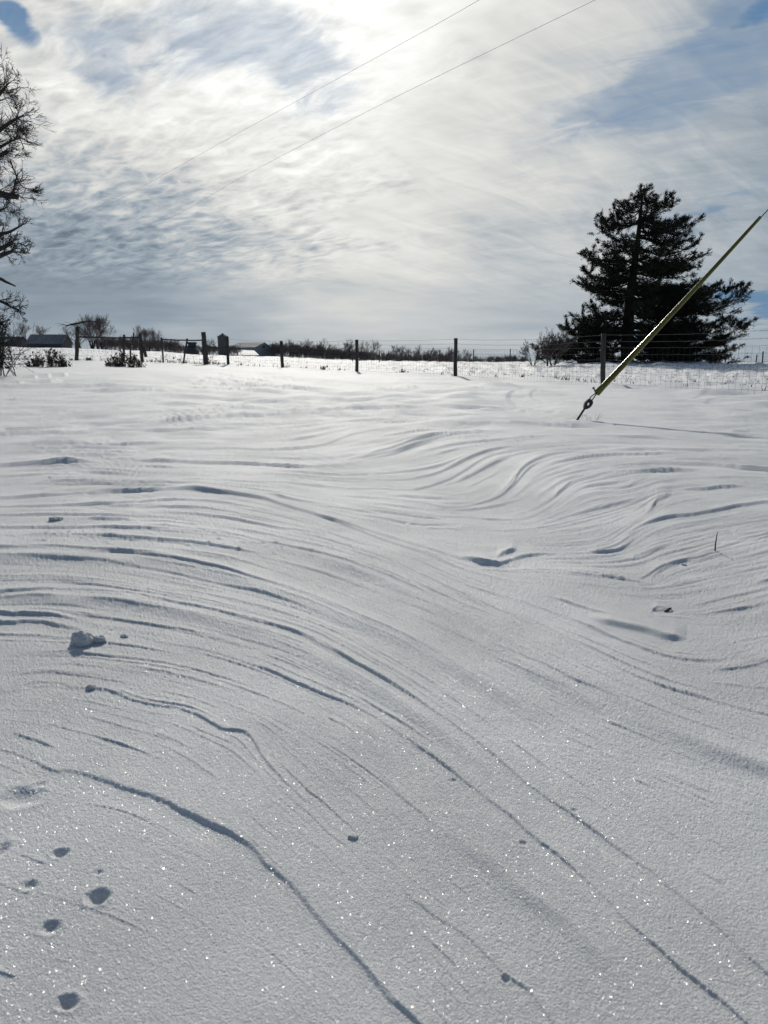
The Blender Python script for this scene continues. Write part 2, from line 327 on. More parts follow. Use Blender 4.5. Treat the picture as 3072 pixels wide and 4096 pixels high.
# (thickness, fade length factor, points in 1659-wide coordinates)
RIDGES = [
 (11, 14, [(0,1612),(60,1630),(105,1658),(150,1666),(200,1682),(260,1705),(330,1728),(400,1757),(450,1782),(520,1815),(555,1845),(580,1875),(640,1925),(700,1995),(750,2055),(800,2110),(850,2165),(900,2212),(960,2280)]),
 (4.5, 10, [(-60,1490),(0,1493),(30,1492),(45,1488),(55,1480),(85,1475),(130,1477),(155,1485),(200,1487),(240,1493),(290,1515),(340,1525),(385,1530),(430,1548),(480,1576),(525,1582),(545,1600),(570,1640),(600,1675),(650,1725),(680,1745),(720,1790),(755,1812)]),
 (6.5, 10, [(850,1910),(880,1935),(920,1965),(945,1985),(985,2005),(1040,2060),(1090,2110),(1130,2140),(1170,2180),(1220,2250)]),
 (11, 5, [(-120,1345),(0,1347),(60,1346),(120,1349),(165,1356),(190,1362)]),
 (8, 4, [(-120,1329),(0,1330),(80,1329),(140,1334),(200,1342)]),
 (6, 12, [(230,1370),(300,1376),(360,1388),(420,1400),(500,1420),(560,1440),(620,1465),(690,1495),(760,1525),(840,1570),(900,1610),(960,1655),(1020,1700),(1080,1750),(1150,1810),(1230,1875),(1300,1940),(1370,2010),(1440,2070),(1510,2130),(1590,2200),(1680,2290)]),
 (6.5, 10, [(-120,1290),(0,1285),(40,1282),(100,1279),(180,1278),(260,1283),(340,1295),(420,1310),(500,1327),(570,1343),(640,1365),(700,1393),(760,1428),(820,1465),(880,1500),(930,1535),(980,1570),(1040,1615),(1100,1665),(1160,1715),(1230,1760),(1300,1810),(1380,1870),(1480,1950),(1580,2040),(1700,2150)]),
 (4.5, 6, [(-120,1267),(0,1264),(80,1261),(180,1264),(280,1276),(360,1288),(440,1302),(520,1319),(600,1338),(670,1362),(740,1395),(800,1430),(860,1468),(930,1515),(1000,1562),(1080,1620),(1170,1690)]),
 (5.5, 7, [(-120,1188),(0,1190),(100,1195),(200,1197),(300,1203),(400,1217),(480,1235),(540,1250),(600,1265),(660,1285),(720,1308),(780,1335),(850,1365),(920,1400),(1000,1450),(1080,1500),(1150,1545)]),
 (4, 7, [(-120,1205),(0,1208),(120,1212),(240,1218),(350,1232),(450,1255),(540,1275),(620,1298),(700,1330),(780,1365)]),
 (5.5, 16, [(-120,1085),(0,1080),(100,1075),(200,1068),(300,1063),(400,1062),(480,1068),(550,1078),(610,1093),(680,1113),(750,1137),(820,1162),(880,1180),(940,1200),(1000,1225),(1060,1245),(1120,1260),(1165,1263)]),
 (3, 8, [(-120,1104),(0,1100),(120,1097),(220,1092),(300,1088),(400,1085),(480,1090),(560,1103),(620,1120)]),
 (3.2, 8, [(340,1110),(420,1115),(500,1123),(560,1133),(620,1143),(690,1154),(760,1175)]),
 (2.2, 6, [(0,1120),(120,1118),(240,1118),(340,1120),(430,1130),(520,1138)]),
 (3, 8, [(-120,1146),(0,1145),(150,1143),(300,1145),(400,1150),(500,1155),(600,1175),(700,1200),(800,1230),(900,1270)]),
 (2.2, 7, [(480,1095),(560,1108),(620,1120),(680,1135)]),
 (3.2, 14, [(300,1047),(400,1042),(480,1042),(560,1046),(620,1047),(700,1052),(760,1056),(820,1056),(860,1058),(900,1056),(960,1040),(1000,1020),(1030,1000),(1060,985),(1110,975),(1160,969),(1220,964)]),
 (2.5, 10, [(-120,1058),(0,1050),(80,1042),(170,1040),(260,1042),(340,1050)]),
 (1.8, 10, [(-100,1032),(0,1022),(100,1016),(220,1015),(320,1022),(450,1030)]),
 (2.4, 10, [(300,972),(420,969),(510,968),(560,970),(640,968),(700,960),(740,945),(780,935),(850,925),(900,920)]),
 (1.4, 10, [(400,965),(520,958),(600,954),(660,945),(730,930)]),
 (2.0, 12, [(330,915),(450,900),(600,893),(700,888),(850,882),(1000,882),(1100,885),(1200,893),(1300,897)]),
 (1.6, 12, [(560,905),(700,900),(860,897),(1000,897),(1120,899)]),
 (1.6, 12, [(1060,915),(1150,918),(1250,924),(1300,926)]),
 (3.0, 9, [(1230,1022),(1280,1010),(1340,1005),(1420,1002),(1500,1005),(1580,1010),(1700,1020)]),
 (3.0, 9, [(1290,1034),(1330,1022),(1400,1018),(1470,1018),(1520,1015)]),
 (3.4, 9, [(1270,1056),(1310,1054),(1350,1052),(1375,1042),(1400,1030)]),
 (2.6, 10, [(1455,1055),(1520,1056),(1560,1052),(1620,1052)]),
 (4.5, 9, [(1345,1168),(1360,1150),(1390,1130),(1440,1115),(1500,1110),(1560,1098),(1620,1088),(1700,1078)]),
 (4.0, 9, [(1265,1190),(1320,1188),(1350,1178),(1372,1158)]),
 (4.5, 8, [(1360,1202),(1385,1200),(1400,1195),(1422,1183),(1450,1178)]),
 (4.5, 7, [(1395,1105),(1410,1095),(1420,1080),(1450,1070)]),
 (10.0, 6, [(990,1203),(1040,1213),(1080,1216),(1110,1206),(1150,1199),(1200,1197)]),
 (10.0, 5, [(1070,1206),(1090,1197),(1118,1190)]),
 (22, 5, [(1270,1335),(1310,1344),(1350,1355),(1390,1366),(1430,1377),(1465,1382),(1484,1383)]),
 (6.0, 10, [(1200,1320),(1280,1355),(1360,1390),(1420,1412),(1480,1425),(1540,1430),(1580,1425),(1615,1408)]),
 (6.5, 8, [(1530,1452),(1600,1444),(1650,1432),(1720,1405)]),
 (3.5, 9, [(880,1215),(960,1262),(1040,1300),(1120,1335),(1200,1375),(1290,1420),(1380,1465),(1470,1497),(1560,1522),(1700,1560)]),
 (3.5, 9, [(1250,1470),(1340,1505),(1444,1545),(1550,1582),(1700,1632)]),
 (2.6, 9, [(760,1110),(820,1117),(880,1128),(940,1132),(1000,1128)]),
 (2.4, 8, [(1000,1112),(1060,1118),(1130,1117),(1180,1098),(1210,1075),(1232,1050)]),
 (2.0, 9, [(820,1080),(900,1085),(960,1095),(1020,1090),(1080,1070),(1110,1042),(1130,1012),(1180,985),(1250,975)]),
 (1.8, 9, [(760,1000),(850,980),(900,960),(960,945),(1020,940),(1100,942)]),
 (1.6, 9, [(0,942),(100,935),(190,928)]), (1.3, 9, [(50,835),(140,829),(200,828)]), (1.2, 9, [(500,832),(700,838),(850,835)]),
 (1.6, 9, [(560,985),(700,990),(820,975)]), (1.6, 9, [(1000,870),(1200,872),(1350,868)]), (1.4, 9, [(80,900),(200,893),(330,890)]),
 (3.2, 8, [(60,1412),(150,1410),(260,1420),(380,1436),(480,1462),(560,1490)]),
 (1.4, 8, [(170,1735),(240,1745),(300,1765),(360,1800)]),
 (2.5, 8, [(640,1090),(760,1100),(840,1110)]),
 (3.0, 6, [(1270,1240),(1340,1250),(1400,1262)]), (3.5, 7, [(1400,1330),(1420,1312),(1445,1318)]),
 (4.0, 7, [(1400,1262),(1420,1235),(1460,1212),(1500,1205)]),
]
# hints that only steer the fine wind streaks
FLOW = [[(0,800),(800,800),(1659,800)], [(0,870),(400,868)], [(0,980),(300,975)], [(1300,870),(1659,880)], [(1200,950),(1659,965)],
        [(1000,1700),(1200,1860),(1400,2050)], [(1350,1620),(1659,1745)], [(1400,1800),(1659,1960)], [(1300,1600),(1500,1680)],
        [(100,1900),(350,1990),(550,2150)], [(50,2050),(250,2120),(400,2212)], [(400,1650),(560,1760),(700,1900),(900,2130)],
        [(1100,1420),(1300,1510),(1500,1590)], [(1500,1200),(1659,1150)], [(1500,1300),(1659,1260)], [(900,1650),(1050,1800)]]
def catmull(pts, n=8):
    P = np.array(pts, float); P = np.vstack([2 * P[0] - P[1], P, 2 * P[-1] - P[-2]]); o = []
    for i in range(1, len(P) - 2):
        for q in range(n):
            t = q / n; a, b, c, d = P[i - 1], P[i], P[i + 1], P[i + 2]
            o.append(0.5 * ((2 * b) + (c - a) * t + (2 * a - 5 * b + 4 * c - d) * t * t + (3 * b - a - 3 * c + d) * t ** 3))
    o.append(P[-2]); return np.array(o)

# grid: azimuth x range, dense in front of the viewer
half = R(34.0); dth = R(0.058); th_d = np.arange(-half, half + dth / 2, dth)
nb = 60; th_b = half + (2 * math.pi - 2 * half) * (np.arange(1, nb) / nb)
TH = np.concatenate([th_d, th_b]); ND = len(th_d); NC = len(TH)
pys = np.arange(4520, 1478, -2.5)
rr = np.array([unproj_plane(CX, p)[1] for p in pys])
inner = [0.12, 0.28, 0.42, 0.54, 0.63, 0.70]; inner = [q for q in inner if q < rr[0] * 0.97]
r2 = [rr[-1]]
while r2[-1] < 90: r2.append(r2[-1] * 1.010)
while r2[-1] < 260: r2.append(r2[-1] * 1.025)
while r2[-1] < 4200: r2.append(r2[-1] * 1.09)
RA = np.concatenate([inner, rr, r2[1:]]); i0 = len(inner); NR = len(RA); n1_ = i0 + len(rr)
XX = RA[:, None] * np.sin(TH)[None, :]; YY = RA[:, None] * np.cos(TH)[None, :]
ZZ = broad(XX, YY)
# dense part
Xd = XX[:, :ND]; Yd = YY[:, :ND]
dep = Yd * math.cos(PITCH) + CH * math.sin(PITCH)
PXd = CX + F * Xd / dep
PYd = CY - F * ((Yd * math.sin(PITCH)) - CH * math.cos(PITCH)) / dep
def blur(a, sy, sx):
    fy = np.fft.fftfreq(a.shape[0])[:, None]; fx = np.fft.rfftfreq(a.shape[1])[None, :]
    g = np.exp(-2 * math.pi ** 2 * ((fy * sy) ** 2 + (fx * sx) ** 2))
    b = np.fft.irfft2(np.fft.rfft2(a) * g, s=a.shape); return b / b.std()
# direction field
sx_, sy_, sv, swt = [], [], [], []
for L in [r[2] for r in RIDGES] + FLOW:
    q = catmull(L, 5) * K; d = np.diff(q, axis=0); mid = (q[1:] + q[:-1]) / 2
    a = np.arctan2(d[:, 1], d[:, 0]); ln = np.hypot(d[:, 0], d[:, 1])
    sx_ += list(mid[:, 0]); sy_ += list(mid[:, 1]); sv += list(np.exp(2j * a)); swt += list(ln)
sx_, sy_, sv, swt = map(np.array, (sx_, sy_, sv, swt))
gx = np.linspace(-700, 3800, 91); gy = np.linspace(1400, 4600, 129)
GX, GY = np.meshgrid(gx, gy); acc = np.zeros(GX.shape, complex)
for a_, b_, v_, w_ in zip(sx_, sy_, sv, swt):
    # distances count more across rows far away, where rows are squeezed together
    ky = 1.0 + 900.0 / np.maximum(b_ - 1350, 60)
    acc += v_ * w_ / (((GX - a_) ** 2 + ((GY - b_) * ky) ** 2) + 1500.0) ** 1.5
acc += 1e-9
def samp(grid, px, py):
    a = np.clip((px - gx[0]) / (gx[1] - gx[0]), 0, len(gx) - 1.001); b = np.clip((py - gy[0]) / (gy[1] - gy[0]), 0, len(gy) - 1.001)
    i = a.astype(int); j = b.astype(int); fa = a - i; fb = b - j
    return grid[j, i] * (1 - fa) * (1 - fb) + grid[j, i + 1] * fa * (1 - fb) + grid[j + 1, i] * (1 - fa) * fb + grid[j + 1, i + 1] * fa * fb
accn = acc / np.abs(acc)
D = samp(accn, PXd, PYd); ang = np.angle(D) / 2
vx, vy = np.cos(ang), np.sin(ang)
# convert pixel direction to grid-index direction
pxi, pxj = np.gradient(PXd); pyi, pyj = np.gradient(PYd)
det = pxi * pyj - pxj * pyi; det = np.where(np.abs(det) < 1e-9, 1e-9, det)
di = (vx * pyj - vy * pxj) / det; dj = (-vx * pyi + vy * pxi) / det
nrm = np.hypot(di, dj); di = (di / nrm).astype(np.float32); dj = (dj / nrm).astype(np.float32)
HI = n1_ + 60
II, JJ = np.meshgrid(np.arange(NR, dtype=np.float32), np.arange(ND, dtype=np.float32), indexing='ij')
def lic(src, steps):
    acc = src.copy(); n = np.ones_like(src)
    for sg in (1, -1):
        i = II.copy(); j = JJ.copy(); pi_ = di * sg; pj_ = dj * sg
        for s_ in range(steps):
            i = np.clip(i + pi_, 0, NR - 1); j = np.clip(j + pj_, 0, ND - 1)
            ii = (i + 0.5).astype(np.int32); jj = (j + 0.5).astype(np.int32)
            ii = np.minimum(ii, NR - 1); jj = np.minimum(jj, ND - 1)
            a = di[ii, jj]; b = dj[ii, jj]
            f = np.where(a * pi_ + b * pj_ < 0, -1.0, 1.0).astype(np.float32); pi_ = a * f; pj_ = b * f
            w = 0.5 + 0.5 * math.cos(math.pi * (s_ + 1) / (steps + 1))
            acc += src[ii, jj] * w; n += w
    o = acc / n; return (o - o.mean()) / o.std()
wn = [RNG.standard_normal(Xd.shape).astype(np.float32) for _ in range(6)]
Lf = lic(blur(wn[0], 0.9, 0.9).astype(np.float32), 45)
Lm = lic(blur(wn[1], 2.4, 2.4).astype(np.float32), 90)
Lb = lic(blur(wn[2], 8.0, 10.0).astype(np.float32), 110)
mod = np.clip(0.55 + 0.5 * blur(wn[3], 40, 60), 0.1, 1.8)
mod2 = np.clip(0.5 + 0.6 * blur(wn[4], 28, 45), 0.0, 1.8)
rg = np.gradient(RA)[:, None]                           # ground size of a row
wc = 1 / np.sqrt((dj / rg) ** 2 + (di / (RA[:, None] * dth)) ** 2)   # ground size of one step across the streaks
def box(a, k_): return np.apply_along_axis(lambda q: np.convolve(np.pad(q, k_ // 2, mode='edge'), np.ones(k_) / k_, mode='valid'), 0, a)
wc = np.minimum(box(wc, 9), 0.30)
saw = (Lb * 1.3) % 1.0; saw = np.where(saw < 0.82, saw / 0.82, (1 - saw) / 0.18) - 0.5
near = np.clip((Yd - 0.9) / 2.2, 0.3, 1.0)
far_fade = 1.0 - np.clip((RA[:, None] - 12) / 14, 0, 1) * 0.6
bf = 1.0 - np.clip((RA[:, None] - 3.2) / 5.0, 0, 1) * 0.93
right = np.clip((PXd - 1700) / 500, 0, 1) * np.clip((3400 - PYd) / 900, 0, 1)
fine = wc * (0.12 * Lf * mod + 0.22 * Lm * mod2 * (.6 + .4 * bf) + bf * ((0.18 + 0.15 * right) * Lb + (0.26 + 0.72 * right) * saw * mod2 ** 1.5)) * near * far_fade + np.minimum(np.minimum(wc, .004), RA[:, None] * dth) * 0.26 * np.clip(1.6 - RA[:, None] / 3.2, .15, 1) * blur(RNG.standard_normal(Xd.shape), .55, .55)
calm = 1 - 0.9 * np.exp(-(((PXd - 2570) / 260) ** 2 + ((PYd - 2500) / 90) ** 2) ** 2)   # the big crescent scoop is smooth inside
ZZ[:, :ND] += fine * calm
def n1d(n, s, seed):
    r = np.random.default_rng(seed).standard_normal(n + 8 * int(s) + 8); kk = np.exp(-0.5 * (np.arange(-3 * int(s) - 1, 3 * int(s) + 2) / s) ** 2)
    q = np.convolve(r, kk, mode='same'); return (q / q.std())[4 * int(s):4 * int(s) + n]
SWELLS = [(16, 4, 7, [(-120,1215),(100,1215),(300,1222),(450,1245),(600,1290),(750,1345),(900,1410),(1050,1490),(1200,1580)]),
 (12, 4, 8, [(500,1160),(650,1200),(800,1250),(950,1320),(1100,1400),(1250,1475),(1400,1560),(1560,1640),(1700,1700)]),
 (14, 4, 8, [(900,1330),(1050,1400),(1200,1490),(1350,1560),(1500,1625),(1700,1690)]),
 (14, 4, 7, [(-120,1300),(100,1300),(300,1315),(500,1360),(700,1440),(900,1560),(1100,1720)]),
 (12, 4, 8, [(900,1780),(1050,1880),(1200,2000),(1400,2180)])]
STREAMS = []
rs_ = np.random.default_rng(19)
def fdir(px, py):
    v = samp(accn, np.array([px]), np.array([py]))[0]; a_ = np.angle(v) / 2; return (math.cos(a_), math.sin(a_)) if math.cos(a_) >= 0 else (-math.cos(a_), -math.sin(a_))
for _ in range(560):
    x0_ = rs_.uniform(-80, 1720); t_ = rs_.uniform()
    y0_ = 835 + 820 * t_ ** 1.25 + max(x0_ - 500, 0) * .35 * rs_.uniform() * t_
    if rs_.uniform() < .12: y0_ = rs_.uniform(1500, 2200)
    ln_ = rs_.uniform(70, 420) * (1.25 if x0_ < 900 else .7) * (1.2 if y0_ < 1500 else .7); st_ = 14.0; q_ = [(x0_, y0_)]
    for sg_ in (-1, 1):
        x_, y_ = x0_, y0_
        for _i in range(int(ln_ / 2 / st_)):
            d_ = fdir(x_ * K, y_ * K)
            if d_[0] < .30: break
            x_ += sg_ * d_[0] * st_; y_ += sg_ * d_[1] * st_
            if sg_ < 0: q_.insert(0, (x_, y_))
            else: q_.append((x_, y_))
    if len(q_) < 4: continue
    STREAMS.append(((1.5 + 3.6 * rs_.uniform() ** 2.2) * (0.6 + .4 * t_) * (0.7 if y0_ > 1500 else 1), rs_.uniform(4, 9), 2.2, q_))
for idx, (thk, fl, wm, pts) in enumerate([(a, b, 1.7, c) for a, b, c in RIDGES] + SWELLS + STREAMS):
    q = catmull(pts, 10) * K; x, y = unproj_plane(q[:, 0], q[:, 1]); t = np.arctan2(x, y); r = np.hypot(x, y)
    o = np.argsort(t); t = t[o]; r = r[o]
    jsel = np.where((th_d >= t[0]) & (th_d <= t[-1]))[0]
    if len(jsel) < 3: continue
    n = len(jsel); rl = np.interp(th_d[jsel], t, r)
    A0 = thk * K * rl / F * 0.55 * np.sqrt(1 + (CH / rl) ** 2) * (1 if wm < 3 else .8) + (0.07 if wm < 3 else 0) * min(thk, 6) * np.interp(rl, RA, rg[:, 0]) * np.clip((rl - 2) / 3, 0, 1)
    hf2 = 0.0 if thk > 9 else 1.0
    hfn = 0.0 if wm > 3 else (0.3 if thk > 12 else 1.0)
    cw = rl * dth
    rl = (rl + hfn * hf2 * np.minimum(.22 * A0, .35 * cw) * n1d(n, 2, 50 + idx) + hfn * np.minimum(.30 * A0, .9 * cw) * n1d(n, 5, 70 + idx)
          + np.minimum((0.7 if thk > 2.4 else .3) * A0, 3.5 * cw) * n1d(n, 16, 90 + idx))
    sl_ = np.gradient(rl, th_d[jsel]) / rl; sl_ = np.convolve(np.pad(sl_, 10, mode='edge'), np.ones(21) / 21, mode='valid'); cs = 1 / np.sqrt(1 + sl_ ** 2)
    e = np.linspace(0, 1, n); full_l = pts[0][0] < 0; full_r = pts[-1][0] > 1659 or pts[-1][1] > 2212
    tp = (1 if full_l else np.clip(e / 0.22, 0, 1)) * (1 if full_r else np.clip((1 - e) / (0.12 if thk > 12 else 0.25), 0, 1))
    tp = tp * np.clip(0.95 + 0.28 * n1d(n, 40, idx) + (0.14 if wm < 3 else .05) * n1d(n, 16, idx + 7), 0.75 if thk > 9 else 0.58, 1.7)
    A = A0 * tp
    rmax = rl.max() + (A0 * fl * 5).max(); ia = max(np.searchsorted(RA, rl.min() - A0.max() * 5), 0); ib = min(np.searchsorted(RA, rmax), NR)
    s = (RA[ia:ib, None] - rl[None, :]) * cs[None, :]
    w = A0 * wm
    st = np.clip(s / w + 0.5, 0, 1); st = st * st * (3 - 2 * st)
    h = A * (st * np.exp(-np.maximum(s - w * .5, 0) / (A0 * fl * (1 if wm < 3 else 3))) - 0.25 * np.exp(-(s / (w * 2.2) + 0.9) ** 2))
    ZZ[ia:ib, jsel] += h
# footprints and dimples
def dimple(px, py, rx, ry, depth, rim=0.10, rotd=0.0):
    x0, y0 = unproj_plane(px * K, py * K); dd = math.hypot(x0, y0)
    ax = rx * K * dd / F * 1.05; ay = ry * K * dd / F * 1.7
    ca, sa = math.cos(R(rotd)), math.sin(R(rotd))
    u = ((Xd - x0) * ca + (Yd - y0) * sa) / ax; v = (-(Xd - x0) * sa + (Yd - y0) * ca) / ay
    wob = 1 + 0.07 * np.sin(2 * np.arctan2(v, u) + px) + 0.04 * np.sin(5 * np.arctan2(v, u) + py)
    q = np.hypot(u, v) * wob
    ZZ[:, :ND] += -depth * .62 * (1 / (1 + np.exp((q - 0.75) * 4.0))) + depth * rim * np.exp(-((q - 1.45) / 0.4) ** 2)
for a in ((212, 1938, 20, 13, .022), (130, 1843, 14, 8, .014), (108, 2003, 20, 9, .013), (64, 1912, 17, 7, .009), (145, 2166, 22, 10, .016),
          (45, 1722, 38, 17, .017), (2, 1836, 14, 12, .012), (85, 1695, 14, 6, .006), (1130, 1825, 8, 6, .007), (1092, 2115, 9, 6, .008), (978, 1686, 9, 5, .006),
          (212, 1885, 10, 5, .005), (1432, 1319, 24, 6, .012), (1240, 1757, 7, 5, .006)):
    dimple(*a)
# lumps of loose snow in the trampled band, and the lumpy crusted field beyond the fence
for _ in range(70):
    px = RNG.uniform(20, 760); py = 1160 + RNG.normal(0, 9) + px * 0.02
    dimple(px, py, RNG.uniform(3, 10), RNG.uniform(1.2, 3), -RNG.uniform(.006, .016), 0.0)
fence_r = np.interp(CX + F * np.tan(th_d), [-700, 310, 1131, 1822, 2415, 3072, 3800], [41, 41, 40, 29, 23, 18, 14])
fieldm = np.clip((RA[:, None] - fence_r[None, :]) / 3.0, 0, 1)
lump = np.maximum(blur(wn[5], 1.6, 3.0), -0.4) * 0.5 + blur(wn[3], 4, 7) * 0.5
ZZ[:, :ND] += fieldm * lump * np.clip(RA[:, None] * 0.0015, 0, 0.06)

verts = np.empty((NR * NC + 1, 3), np.float32)
verts[:-1, 0] = XX.ravel(); verts[:-1, 1] = YY.ravel(); verts[:-1, 2] = ZZ.ravel(); verts[-1] = (0, 0, 0)
ia, ja = np.meshgrid(np.arange(NR - 1), np.arange(NC), indexing='ij'); jb = (ja + 1) % NC
quads = np.stack([ia * NC + ja, ia * NC + jb, (ia + 1) * NC + jb, (ia + 1) * NC + ja], -1).reshape(-1, 4)[:, ::-1]
j = np.arange(NC); tris = np.stack([np.full(NC, NR * NC), (j + 1) % NC, j], -1)
loops = np.concatenate([quads.ravel(), tris.ravel()]).astype(np.int32)
starts = np.concatenate([np.arange(len(quads)) * 4, len(quads) * 4 + np.arange(NC) * 3]).astype(np.int32)
me = bpy.data.meshes.new("snow_ground"); me.vertices.add(len(verts)); me.vertices.foreach_set('co', verts.ravel())
me.loops.add(len(loops)); me.loops.foreach_set('vertex_index', loops)
me.polygons.add(len(starts)); me.polygons.foreach_set('loop_start', starts)
me.update(calc_edges=True); me.polygons.foreach_set('use_smooth', np.ones(len(starts), bool)); me.materials.append(M['snow'])
g = bpy.data.objects.new("ground", me); COL.objects.link(g); tag(g, kind='structure')
def surf(px, py):                      # foreground point, with the carved height
    x, y = unproj_plane(px * K, py * K); i = np.searchsorted(RA, math.hypot(x, y)); jn = int(round((math.atan2(x, y) + half) / dth))
    return Vector((x, y, float(ZZ[i, min(max(jn, 0), ND - 1)])))
def gsurf(x, y):
    i = min(np.searchsorted(RA, math.hypot(x, y)), NR - 1); t = math.atan2(x, y)
    if abs(t) > half: return gz(x, y)
    return float(ZZ[i, int(round((t + half) / dth))])

# ------------------------------------------------------------------ near wire fence
def post_mb(base, top, r, n=9, rng=random):
    mb = MB(); b = Vector(base); t = Vector(top); k_ = 7
    pts = [b.lerp(t, i / k_) + Vector((rng.uniform(-1, 1), rng.uniform(-1, 1), 0)) * r * 0.10 for i in range(k_ + 1)]
    mb.tube(pts, [r * rng.uniform(0.92, 1.06) for _ in pts], n); return mb
near_posts = [(1131, 1466, 1125, 1364, 36.5, 13), (1428, 1487, 1427, 1359, 31, 13), (1822, 1503, 1823, 1353, 26.5, 15), (2414, 1535, 2415, 1334, 19.5, 19), (3420, 1590, 3424, 1330, 13.5, 20)]
fr = gat(1822, 26.5)
wf = thing('wire_fence', fr, 'long woven wire fence on wooden posts, crossing behind the guy wire', 'fence')
tops = []
def rel(v, o): return Vector(v) - Vector(o)
for px, py, tx, ty, Y, wpx in near_posts:
    b = gat(px, Y); r = wpx / F * Y / 2
    t = at(tx, ty, Y + 0.05)
    post_mb(rel(b, fr) - Vector((0, 0, .4)), rel(t, fr), r).build('post', 'wood', wf, smooth=True)
    tops.append((b, t))
fence_line = [(gat(909, 38.5), at(909, 1349, 38.5))] + tops
woven = MB(); barb = MB()
for (b0, t0), (b1, t1) in zip(fence_line[:-1], fence_line[1:]):
    L = (b1 - b0).length; n = max(int(L / 0.16), 2)
    P = []
    for i in range(n + 1):
        f = i / n; p = b0.lerp(b1, f); p.z = gz(p.x, p.y) + random.uniform(-.004, .004)
        P.append(p)
    hts = [0.06, 0.20, 0.34, 0.49, 0.65, 0.81, 0.97]
    for h in hts:
        pts = [Vector((p.x, p.y, p.z + h - 0.03 * math.sin(math.pi * i / n) + 0.006 * math.sin(i * 1.7 + h * 9))) - fr for i, p in enumerate(P)]
        woven.tube(pts[::2] if len(pts) % 2 else pts, 0.0022 if 0.06 < h < 0.95 else 0.003, 3, False)
    for i, p in enumerate(P):
        sag = 0.03 * math.sin(math.pi * i / n); w = random.uniform(-.012, .012)
        woven.tube([p + Vector((0, 0, -0.05)) - fr, p + Vector((w, 0, 0.5 - sag)) - fr, p + Vector((0, 0, 0.97 - sag)) - fr], 0.0022, 3, False)
    for h in (1.13, 1.29):
        pts = [Vector((p.x, p.y, p.z + h - 0.05 * math.sin(math.pi * i / n))) - fr for i, p in enumerate(P)]
        barb.tube(pts, 0.0032, 3, False)
        for q in pts[::1]:
            barb.tube([q + Vector((-.012, 0, -.016)), q + Vector((.012, 0, .016))], 0.0022, 3, False)
woven.build('woven_wire', 'wire', wf); barb.build('barbed_wire', 'wire', wf)

# ------------------------------------------------------------------ old corral on the left
co = gat(568, 38)
cf = thing('corral_fence', co, 'old corral fence of leaning dark posts and thin top rails, at the left', 'fence')
def cpost(px, py, tx, ty, Y, wpx):
    b = gat(px, Y) - Vector((0, 0, 0.3)); t = at(tx, ty, Y); post_mb(rel(b, co), rel(t, co), wpx / F * Y / 2).build('post', 'wood', cf, smooth=True); return t
t310 = cpost(307, 1430, 310, 1307, 37, 15); cpost(497, 1430, 496, 1338, 39, 8); t568 = cpost(572, 1425, 560, 1333, 38, 13)
t647 = cpost(656, 1441, 646, 1350, 38, 7); t749 = cpost(730, 1436, 749, 1354, 38.2, 7); t813 = cpost(826, 1447, 813, 1328, 37.5, 19); t909 = cpost(913, 1452, 909, 1347, 38.5, 12)
cpost(523, 1428, 521, 1372, 39.5, 7)
mb = MB(); q0 = at(529, 1378, 39.5); q1 = at(535, 1330, 39.6)
mb.tube([rel(at(520, 1395, 39.5), co), rel(at(524, 1372, 39.5), co), rel(q0, co), rel(at(534, 1358, 39.5), co), rel(q1, co)], [.06, .055, .05, .045, .035], 7); mb.build('crooked_branch', 'wood', cf, smooth=True)
mb = MB(); mb.tube([rel(at(562, 1388, 38), co), rel(at(574, 1386, 38.1), co), rel(at(584, 1428, 38.1), co)], .085, 8); mb.build('brace', 'wood', cf)
for a, b, r in ((at(312, 1347, 37.1), at(565, 1350, 38.1), .045), (at(650, 1357, 38.1), at(815, 1360, 37.7), .038), (at(820, 1385, 37.6), at(912, 1391, 38.4), .05)):
    mb = MB(); n = 8; mb.tube([rel(a.lerp(b, i / n), co) + Vector((0, 0, -0.035 * math.sin(math.pi * i / n) + random.uniform(-.012, .012))) for i in range(n + 1)], r, 6); mb.build('rail', 'wood', cf, smooth=True)
mb = MB()
for h in (0.25, 0.5, 0.75, 1.0):
    for a, b in (((307, 37), (-350, 36)), ((307, 37), (497, 39)), ((572, 38), (656, 38)), ((656, 38), (826, 37.5))):
        A_, B_ = gat(*a), gat(*b); mb.tube([rel(A_.lerp(B_, i / 8), co) + Vector((0, 0, h + random.uniform(-.02, .02))) for i in range(9)], .0035, 3, False)
for a, b in (((307, 37), (-350, 36)), ((307, 37), (497, 39)), ((656, 38), (826, 37.5))):
    A_, B_ = gat(*a), gat(*b); n = int((B_ - A_).length / .3)
    for i in range(n): p = rel(A_.lerp(B_, i / n), co); mb.tube([p, p + Vector((.01, 0, 1.0))], .003, 3, False)
mb.build('woven_wire', 'wire', cf)
# curved dead limb lying over the tallest corral post
base = at(386, 1284, 36.9); dl = MB()
path = [at(250, 1298, 36.6), at(268, 1302, 36.7), at(290, 1297, 36.8), at(310, 1294, 36.85), at(335, 1288, 36.9), at(362, 1284, 36.9), at(392, 1285, 37), at(420, 1292, 37.1)]
dl.tube(path, [.012, .03, .05, .055, .045, .03, .02, .008], 6)
for _ in range(46):
    k_ = random.random() ** .7; i = min(int(k_ * 6.9), 6); p = path[i].lerp(path[i + 1], random.random())
    sgn = -1 if i < 3 and random.random() < .6 else 1
    q = p + Vector((sgn * random.uniform(.15, .6), random.uniform(-.2, .2), random.uniform(-.35, .16)))
    m_ = p.lerp(q, .5) + Vector((0, 0, random.uniform(.0, .08))); dl.tube([p, m_, q], [.01, .007, .004], 3, False)
tag(dl.build('dead_branch', 'bark', loc=path[3]), 'arched dead branch lying over the top of the tall corral post', 'branch')

